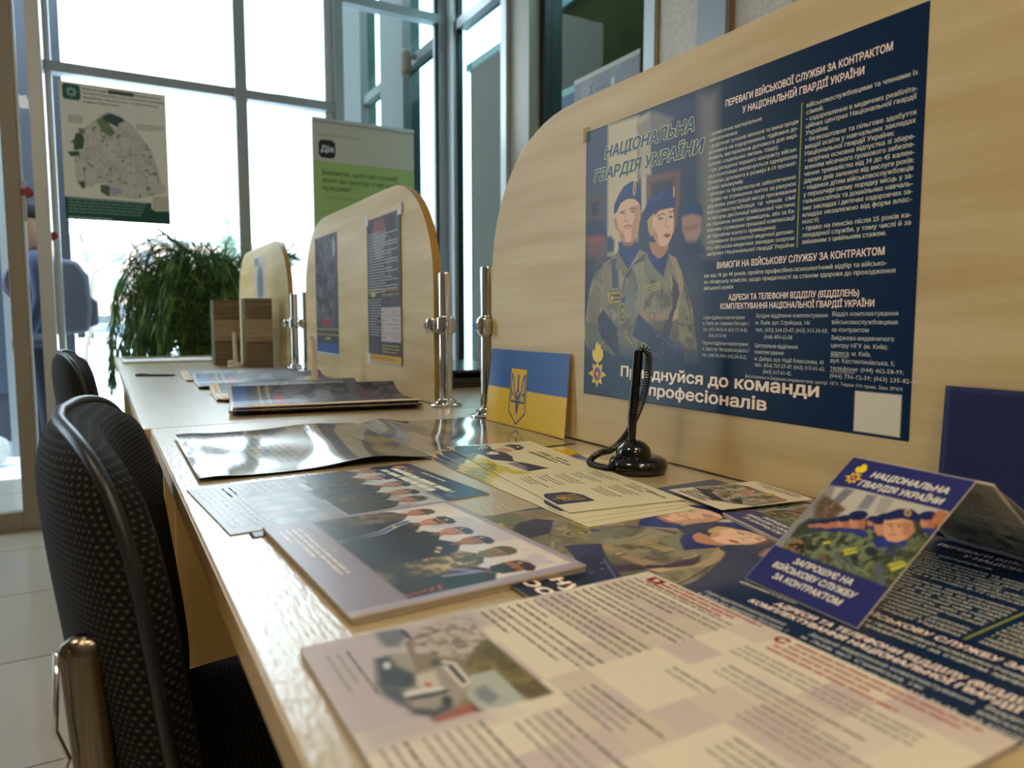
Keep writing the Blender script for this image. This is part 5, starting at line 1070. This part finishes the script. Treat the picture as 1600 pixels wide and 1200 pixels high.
# roll-up banner
e = empty('banner_stand', (1.262, 4.90, 0), 0, 'tall green and grey roll-up banner beside the window corner', 'banner')
S = Sheet(715, 2180, 5, '#c6c3b2', 1.0, '#8f8c7c'); S.rect(0, 262, 715, 2180, '#a6c078', 2); S.rect(0, 262, 715, 270, '#98b468', 2)
S.T.append((np.array([(42+112*x, 118+118*y) for x, y in ((.16,0),(.84,0),(1,.16),(1,.84),(.84,1),(.16,1),(0,.84),(0,.16))]), [tuple(range(8))], hx('#23252a'), .8)); S.text('Дія', 58, 196, 40, '#e8e8e2', 82, bold=.03, lay=2, res=2)
S.text('Цифрова держава', 40, 92, 18, '#7d7b6c', 290, lay=1, res=1)
for k, t_ in enumerate(['Бажаєте, щоб наступний', 'візит до центру став ще', 'кращим?']): S.text(t_, 65, 345+k*50, 31, '#55703c', (520, 500, 190)[k], bold=.025, lay=1, res=2)
S.text('Поставте оцінку вашому візиту', 62, 500, 17, '#6d8a4c', 420, lay=1, res=1)
bn = S.build('banner_sheet', M['matt_print'], e); bn.rotation_euler = (R(90), 0, 0); bn.location = (0, -0.004, 0.09)
MB().box(0, 0.715, -0.015, 0.010, 2.268, 2.290).build('top_rail', M['alu_light'], e); MB().box(-0.03, 0.745, -0.10, 0.10, 0, 0.09).build('foot_case', M['alu_light'], e, bevel=0.008); MB().tube([(0.357, 0.02, 0.05), (0.357, 0.02, 2.27)], 0.010, 10).build('pole', M['alu'], e)
# sign on the right-hand glazing
S = Sheet(580, 520, 4, '#6c6b6f', 3.0, '#9a998f'); S.rect(0, 0, 580, 24, '#a3a293', 3); S.mottle([(0,30),(580,30),(580,520),(0,520)], ['#767476', '#63626b'], 120, 4, 20, .8)
S.text('cond', 205, 112, 30, '#3b3848', 105, shear=.2, lay=1); S.text('X', 140, 135, 84, '#352f40', 55, shear=.2, lay=1); S.poly([(345,35),(375,32),(375,72),(345,75)], '#4f8560', 3); S.poly([(343,80),(377,77),(374,120),(358,132),(345,118)], '#a5a490', 3)
o = S.build('company_sign', M['matt_print']); hang_board(o, XW-0.006, 3.52, 0.96+1.352-0.52); tag(o, 'grey-violet sign with cursive lettering on the right-hand glazing above the big divider', 'sign'); o.rotation_euler = (R(90), 0, R(-90))

# ------------------------------------------------------------------ big leafy plant at the end of the desks
def plant():
    e = empty('potted_plant', (0.53, 4.96, 0), 0, 'big bushy green plant with drooping narrow leaves in the window beyond the desks', 'plant')
    MB().lathe([(0.11, 0), (0.13, 0.02), (0.16, 0.48), (0.175, 0.52), (0.175, 0.56), (0.155, 0.56), (0.14, 0.50)], n=28).build('pot', M['pot'], e, smooth=50)
    MB().lathe([(0.001, 0.50), (0.14, 0.51)], n=20).build('soil', mat('potting_soil', '#2b221a', 0.95), e)
    g = random.Random(21); st = MB(); lf = MB()
    def ribbon(p, d, L, wd, droop):
        """one narrow leaf: three bent segments with a folded midrib"""
        P = Vector(p); D = Vector(d).normalized(); pts = [P.copy()]; n = 4
        for k in range(n): D = (D+Vector((0, 0, -droop/n))).normalized(); P = P+D*L/n; pts.append(P.copy())
        side = D.cross(Vector((g.uniform(-1, 1), g.uniform(-1, 1), .3))).normalized()
        ws = [0.35, 1, .9, .55, .05]; V = []
        for q, w_ in zip(pts, ws): V += [q-side*wd*w_/2, q+Vector((0, 0, 0.0012)), q+side*wd*w_/2]
        F = []
        for k in range(n): F += [(3*k, 3*k+1, 3*k+4, 3*k+3), (3*k+1, 3*k+2, 3*k+5, 3*k+4)]
        lf.add(V, F)
    for i in range(230):
        a = g.uniform(0, 2*math.pi); r0 = g.uniform(0, .09); p = Vector((r0*math.cos(a), r0*math.sin(a)*.6, 0.52))
        sx_ = g.gauss(0.03, .17); top = Vector((max(-.33, min(.42, sx_)), g.uniform(-.10, .12), g.uniform(1.05, 1.47)-abs(sx_)*.35))
        pts = []
        for t in np.linspace(0, 1, 7): pts.append(p.lerp(top, t)+Vector((0, 0, 0.10*math.sin(math.pi*t))))
        q = pts[-1].copy(); d = Vector((math.copysign(1, top.x+g.uniform(-.1, .1))*.20, g.uniform(-.15, .15), .2)); fall = g.uniform(.35, .85)
        if i % 9 == 0: d = Vector((g.uniform(-.5, .3), 0, 1.0)); fall = .12
        k = 0; L = 0
        while L < fall and q.z > 0.60 and k < 14:
            d = (d+Vector((0, 0, -0.38 if fall > .2 else -.12))).normalized(); q = q+d*0.06; L += 0.06; pts.append(q.copy()); k += 1
        st.tube(pts, 0.0028, 5)
        for j in range(2, len(pts)):
            dd = (pts[j]-pts[j-1]).normalized()
            for _ in range(3):
                ribbon(pts[j].lerp(pts[j-1], g.random()), dd+Vector((g.uniform(-.5, .5), g.uniform(-.4, .4), g.uniform(-.3, .3))), g.uniform(.08, .16), g.uniform(.006, .012), g.uniform(.8, 2.2))
    for k in range(26):     # wispy outer shoots arching to the left and hanging down
        x1 = g.uniform(-.40, -.20); z1 = g.uniform(1.22, 1.46); y1 = g.uniform(-.05, .10)
        pts = smooth_path([(-.05, y1*.5, 1.30), (-.14, y1, z1+.02), (x1+.02, y1, z1-.06), (x1, y1, z1-.25), (x1+g.uniform(-.03, .03), y1, z1-g.uniform(.35, .6))], 4); st.tube(pts, 0.0022, 5)
        for j in range(3, len(pts)):
            for _ in range(2): ribbon(pts[j], (pts[j]-pts[j-1]).normalized()+Vector((g.uniform(-.7, .7), g.uniform(-.3, .3), g.uniform(-.2, .3))), g.uniform(.05, .11), g.uniform(.004, .008), g.uniform(.5, 1.8))
    st.tube([(0.05, 0, 1.32), (-0.12, 0, 1.45), (-0.21, 0.0, 1.52)], [0.012, 0.010, 0.006], 8)
    # long thin shoots rising to the right of the mullion
    for k in range(16):
        x0 = 0.29+k*.011; pts = [Vector((x0*.4, 0, .8)), Vector((x0*.8, .02, 1.15)), Vector((x0+.10, .02, 1.28+.03*(k % 4))), Vector((x0+.17, .02, 1.33+.05*(k % 3)))]
        st.tube(pts, 0.003, 5)
        for j in range(1, 4):
            for _ in range(9): ribbon(pts[j].lerp(pts[j-1], g.random()), (g.uniform(-1, 1), g.uniform(-.6, .6), g.uniform(-.2, .9)), g.uniform(.08, .15), g.uniform(.007, .012), g.uniform(.5, 1.6))
    st.build('stem', M['stem'], e, smooth=True)
    tag(lf.build('foliage', M['green_leaf'], e), kind='stuff')
plant()

# ------------------------------------------------------------------ outdoors
struct('ground', MB().box(-60, 60, 5.26, 60, -0.22, -0.12).box(-60, 90, 60, 200, -0.22, -0.12).box(2.53, 60, -10, 5.26, -0.22, -0.12).box(-60, -3.75, -10, 5.26, -0.22, -0.12), M['snow'])
olive = noise_mat('olive_render', '#50442a', '#5b4e33', (1, 1, 1), 2, 0.9, spec=0.0)
e = empty('neighbour_wing', (2.95, 2.0, -0.12), 0, 'dark olive neighbouring building wing close behind the right-hand glazing', 'building')
MB().box(0, 3.0, 0, 3.95, 0, 3.27).build('wall', olive, e); MB().box(-0.03, 3.0, -0.02, 3.98, 3.27, 3.33).build('roof_edge', M['alu'], e)
wn_ = MB().box(-0.03, 0.0, 2.15, 2.75, 1.0, 2.7).build('window', M['alu_light'], e); MB().box(-0.036, -0.03, 2.2, 2.7, 1.05, 2.65).build('pane', mat('painted_reflection_glass', '#5f7090', 0.1), wn_)  # added window; its blue pane colour stands in for a reflection in the glazing
wn_ = MB().box(-0.03, 0.0, 0.95, 1.3, 1.2, 3.0).build('window', M['alu_light'], e); MB().box(-0.036, -0.03, 1.0, 1.25, 1.25, 2.95).build('pane', mat('grey_glass', '#55544a', 0.15), wn_)

M['alu_dark'] = mat('dark_grey_aluminium', '#4a4f4e', 0.9, spec=0.0)
# facade of the same building running on beyond the corner, seen through the front window
e = empty('facade_wing', (XW, 5.35, -0.12), 0, 'grey aluminium and glass facade running on outside beyond the window corner', 'facade')
fd = MB()
for y0, y1 in ((0.75, 1.30), (1.90, 2.50)): MB().box(-0.06, 0.10, y0-0.05, y0, 0, 4.6).box(-0.05, 0.12, y0, y1, 0, 4.6).build('column', M['alu_dark'], e)
for y0, y1 in ((0, 0.70), (1.30, 1.85)): MB().box(-0.03, 0.06, y0, y1, 3.22, 3.30).build('transom', M['alu_dark'], e)
MB().box(0.0, 0.08, 2.50, 6.0, 0, 4.6).build('glass_panel', mat('blue_grey_glass', '#6c7a80', 0.1), e)
for y0, y1 in ((0, 0.70), (1.30, 1.85)): MB().box(0.02, 0.028, y0, y1, 0.1, 4.5).build('pane', M['glass_teal'], e)
MB().box(-0.14, -0.05, 0.40, 0.44, 3.22, 3.26).lathe([(0.035, 3.08), (0.045, 3.10), (0.045, 3.26), (0.03, 3.29)], (-0.14, 0.42, 0), 14).build('wall_lamp', mat('dark_lamp_housing', '#4a453a', .8, spec=.1), e)

slate = mat('slate_cladding', '#4e525a', 0.9, spec=0.05)
e = empty('porch_column', (-0.215, 6.25, -0.12), 0, 'blue-grey porch column outside, left of the map poster', 'column')
MB().box(-0.055, 0.045, 0, 0.14, 0, 4.6).build('shaft', slate, e); MB().box(-0.07, 0.06, -0.02, 0.16, 0, 0.12).build('base', M['alu'], e)
e = empty('porch_wall', (-3.6, 6.9, -0.12), 0, 'blue-grey glazed porch wall outside the entrance door', 'wall')
MB().box(0, 3.27, 0, 0.12, 0, 4.6).build('cladding', slate, e)
for x in (0.1, 1.15, 2.15, 2.95): MB().box(x, x+0.06, -0.05, 0, 0, 4.6).build('post', M['alu'], e)
for x0, x1 in ((0.16, 1.15), (1.21, 2.15), (2.21, 2.95)): MB().box(x0, x1, -0.02, -0.002, 0.5, 3.0).build('pane', mat('grey_blue_glass', '#4d5866', 0.15), e)
MB().box(0, 3.15, -0.03, 0, 0, 0.12).build('kerb', M['alu_light'], e)
# a white crumpled bag by the door
g = random.Random(3); mb = MB(); n1, n2 = 12, 16
V = [((0.10+0.02*g.random())*math.sin(math.pi*i/n1)*math.cos(2*math.pi*k/n2)*(1.1 if k % 2 else .95), (0.09+0.02*g.random())*math.sin(math.pi*i/n1)*math.sin(2*math.pi*k/n2), 0.125-0.12*math.cos(math.pi*i/n1)+0.01*g.random()) for i in range(n1+1) for k in range(n2)]
mb.add(V, [(i*n2+k, i*n2+(k+1) % n2, (i+1)*n2+(k+1) % n2, (i+1)*n2+k) for i in range(n1) for k in range(n2)])
o = mb.build('plastic_bag', M['paper'], smooth=True); o.location = (-0.74, 6.45, -0.125); tag(o, 'white crumpled bag standing on the ground outside the glass door', 'bag')

# person in a blue jacket with a grey backpack, seen through the door glass
def skin(name, chain, material, parent=None, sub=2):
    """chain: list of (point, radius, parent index)"""
    me = bpy.data.meshes.new(name); me.from_pydata([c[0] for c in chain], [(c[2], i) for i, c in enumerate(chain) if c[2] is not None], [])
    o = link(bpy.data.objects.new(name, me), parent); sk = o.modifiers.new('skin', 'SKIN'); sk.use_smooth_shade = True
    for i, c in enumerate(chain):
        r = c[1] if isinstance(c[1], tuple) else (c[1], c[1]); me.skin_vertices[0].data[i].radius = r
    me.skin_vertices[0].data[0].use_root = True
    o.modifiers.new('sub', 'SUBSURF').levels = sub; o.modifiers['sub'].render_levels = sub; me.materials.append(material); return o
e = empty('person', (-0.35, 5.58, -0.12), R(-82), 'person in a dark blue jacket with a grey backpack, outside the glass door', 'person')
jac = mat('blue_jacket', '#2f3c5c', 0.8); tro = mat('dark_trousers', '#1d2538', 0.85)
skin('jacket', [((0, 0, 0.98), (.16, .12), None), ((0, 0, 1.15), (.165, .12), 0), ((0, 0, 1.32), (.175, .12), 1), ((0, 0, 1.46), (.11, .09), 2), ((0, 0.0, 1.53), (.065, .065), 3),
               ((-.17, 0, 1.44), .065, 3), ((-.23, .01, 1.20), .052, 5), ((-.22, -.08, .98), .042, 6), ((.17, 0, 1.44), .065, 3), ((.23, .01, 1.20), .052, 8), ((.21, -.08, .98), .042, 9)], jac, e)
skin('legs', [((0, 0, .98), (.14, .11), None), ((-.09, 0, .86), .092, 0), ((-.10, .01, .50), .066, 1), ((-.10, .0, .12), .050, 2), ((-.10, -.10, .05), (.045, .035), 3), ((.09, 0, .86), .092, 0), ((.10, .03, .50), .066, 5), ((.11, .04, .12), .050, 6), ((.11, -.06, .05), (.045, .035), 7)], tro, e)
hd = skin('head', [((0, -.005, 1.52), .055, None), ((0, -.01, 1.60), (.07, .08), 0), ((0, -.01, 1.69), (.078, .092), 1), ((0, 0, 1.76), (.06, .07), 2)], mat('skin', '#c0937a', 0.6), e)
skin('knitted_hat', [((0, .0, 1.70), (.088, .10), None), ((0, .0, 1.77), (.080, .092), 0), ((0, .01, 1.83), (.045, .05), 1)], mat('dark_hat', '#20242e', .9), e)
for sx_ in (-1, 1):
    skin('hand', [((sx_*.22, -.085, .965), (.024, .036), None), ((sx_*.22, -.095, .90), (.022, .034), 0)]+[((sx_*.22, -.085-.018*k+.012, .84-.008*abs(k-1)), .0075, 1) for k in range(4)]+[((sx_*.205, -.135, .90), .009, 0)], bpy.data.materials['skin'], e, 1)
bp_ = mat('grey_backpack', '#6d6a7c', 0.8)
b = MB().prism([(.11, .98), (.27, 1.0), (.29, 1.15), (.28, 1.36), (.22, 1.46), (.11, 1.47)], -.14, .16, 'x').build('backpack', bp_, e, bevel=.03, smooth=40); MB().prism([(.27, 1.03), (.33, 1.05), (.33, 1.2), (.28, 1.24)], -.10, .12, 'x').build('pocket', bp_, b, bevel=.015, smooth=40)
for sx_ in (-.11, .11): MB().tube(smooth_path([(sx_, .14, 1.42), (sx_, .02, 1.50), (sx_, -.13, 1.40), (sx_, -.14, 1.25), (sx_*1.2, .10, 1.12)]), 0.016, 8, flat=.4).build('shoulder_strap', bp_, e, smooth=True)

# bare trees, a fir, parked cars, kiosk and apartment block
def bare_tree(loc, h, seed, label, lean=0):
    g = random.Random(seed); mb = MB(); e = empty('bare_tree', loc, 0, label, 'tree', 'bare trees outside')
    def grow(p, d, L, r, lv):
        n = 4; pts = [p]; rs = [r]
        for k in range(n):
            d = (d+Vector((g.uniform(-.25, .25), g.uniform(-.25, .25), g.uniform(-.05, .12)))).normalized(); p = p+d*L/n; pts.append(p); rs.append(r*(1-.5*(k+1)/n))
        mb.tube(pts, rs, 5 if lv > 1 else 7)
        if lv < 6:
            for k in range(4 if lv < 3 else 3): 
                q = pts[g.randint(1, n)]; dd = (d+Vector((g.uniform(-1.1, 1.1), g.uniform(-1.1, 1.1), g.uniform(-.3, .7)))).normalized(); grow(q, dd, L*g.uniform(.55, .78), r*.48, lv+1)
    grow(Vector((0, 0, 0)), Vector((lean, 0, 1)), h*.42, h*.011, 0); mb.build('branches', M['bark'], e, smooth=True)
bare_tree((-0.3, 17, -0.12), 5.0, 5, 'bare tree standing outside behind the drooping left side of the plant')
bare_tree((4.1, 22, -0.12), 5.4, 9, 'bare tree outside, seen beyond the window mullion')
def fir(loc, h, label):
    g = random.Random(2); e = empty('fir_tree', loc, 0, label, 'tree'); MB().tube([(0, 0, 0), (0, 0, h*.97)], [h*.02, h*.004], 8).build('trunk', M['bark'], e); mb = MB()
    for k in range(170):
        t = g.random()**.8; z = h*(.12+.86*t); L = h*.27*(1-t)+.06; a = g.uniform(0, 2*math.pi); d = Vector((math.cos(a), math.sin(a), -.25+.5*t)).normalized()
        p = Vector((0, 0, z)); tip = p+d*L; mb.tube([p, p.lerp(tip, .5)+Vector((0, 0, -.02)), tip], [.035, .05, .008], 4)
        for j in range(5):
            q = p.lerp(tip, .3+.14*j); s_ = Vector((-d.y, d.x, -.2)); mb.tube([q-s_*L*.25*(1-j*.15), q, q+s_*L*.25*(1-j*.15)], [.006, .03, .006], 3)
    mb.build('needles', M['fir'], e)
fir((3.68, 25, -0.12), 4.6, 'slender fir tree outside, its tip rising above the plant')
def car(loc, rz, paint, label):
    e = empty('parked_car', loc, rz, label, 'car', 'cars parked across the snow')
    prof = [(-2.1, .35), (-2.12, .62), (-1.95, .82), (-1.25, .92), (-.7, 1.36), (.75, 1.40), (1.45, .98), (2.0, .90), (2.15, .65), (2.12, .35)]
    pm = mat('car_paint', paint, .3, coat=.5); MB().prism(prof, -.82, .82, 'y').build('body', pm, e, bevel=.06, smooth=40)
    gl = mat('car_glass', '#1a2228', .1)
    for sy in (-.835, .815): MB().prism([(-.95, .96), (-.58, 1.28), (.62, 1.31), (1.15, .98)], sy, sy+.02, 'y').build('side_window', gl, e)
    MB().add([(-1.23, -.70, .96), (-.74, -.66, 1.33), (-.74, .66, 1.33), (-1.23, .70, .96), (-1.26, -.70, .97), (-.77, -.66, 1.34), (-.77, .66, 1.34), (-1.26, .70, .97)], [(0,1,2,3),(4,7,6,5),(0,4,5,1),(1,5,6,2),(2,6,7,3),(3,7,4,0)]).build('windscreen', gl, e)
    for x in (-1.35, 1.35):
        for y in (-.78, .78): MB().tube([(x, y-.1, .32), (x, y+.1, .32)], .32, 18).build('wheel', M['black_matt'], e, smooth=40)
    for y in (-.6, .6): MB().box(2.10, 2.16, y-.16, y+.16, .62, .76).build('tail_light', M['red'], e)
    for y in (-.6, .6): MB().box(-2.16, -2.09, y-.18, y+.18, .58, .72).build('headlight', M['alu_light'], e)
car((0.05, 50, -0.12), R(100), '#4b6a78', 'teal-blue car parked across the snow, left of the plant')
car((2.15, 51, -0.12), R(95), '#39424f', 'dark grey car parked just right of the teal-blue one, against the plant')
car((-1.95, 52, -0.12), R(92), '#8c3038', 'red car at the far left of the parked row, mostly behind the porch column')
e = empty('brick_kiosk', (2.2, 62, -0.12), 0, 'low shop building with a long orange fascia behind the parked cars', 'building')
MB().box(0, 9.5, 0, 5, 0, 2.2).build('wall', mat('pale_plaster', '#b5a89a', .8), e); MB().box(-.2, 9.7, -.4, 5.2, 2.2, 3.1).build('fascia', mat('orange_fascia', '#c0603c', .7), e)
for k in range(5): MB().box(.7+k*1.8, 1.9+k*1.8, -.04, 0, .6, 1.9).build('window', mat('shop_glass', '#47505a', .2), e)
e = empty('apartment_block', (-9, 95, -0.12), 0, 'pale many-storey apartment block in the far background behind the bare tree', 'building')
MB().box(0, 34, 0, 12, 0, 10).build('wall', noise_mat('pale_brick', '#a58f80', '#b9a697', (1, 1, 1), 3, .9), e); MB().box(-.3, 34.3, -.3, 12.3, 10, 10.5).build('roof', M['alu'], e)
proto = None
for r_ in range(3):
    for k in range(11):
        if proto is None: proto = MB().box(0, 1.5, -.06, 0, 0, 1.5).build('window', mat('flat_window_glass', '#6d747c', .4), e); o = proto
        else: o = proto.copy(); C.objects.link(o); o.parent = e
        o.location = (1.2+k*3.0, 0, 1.3+r_*3.1)
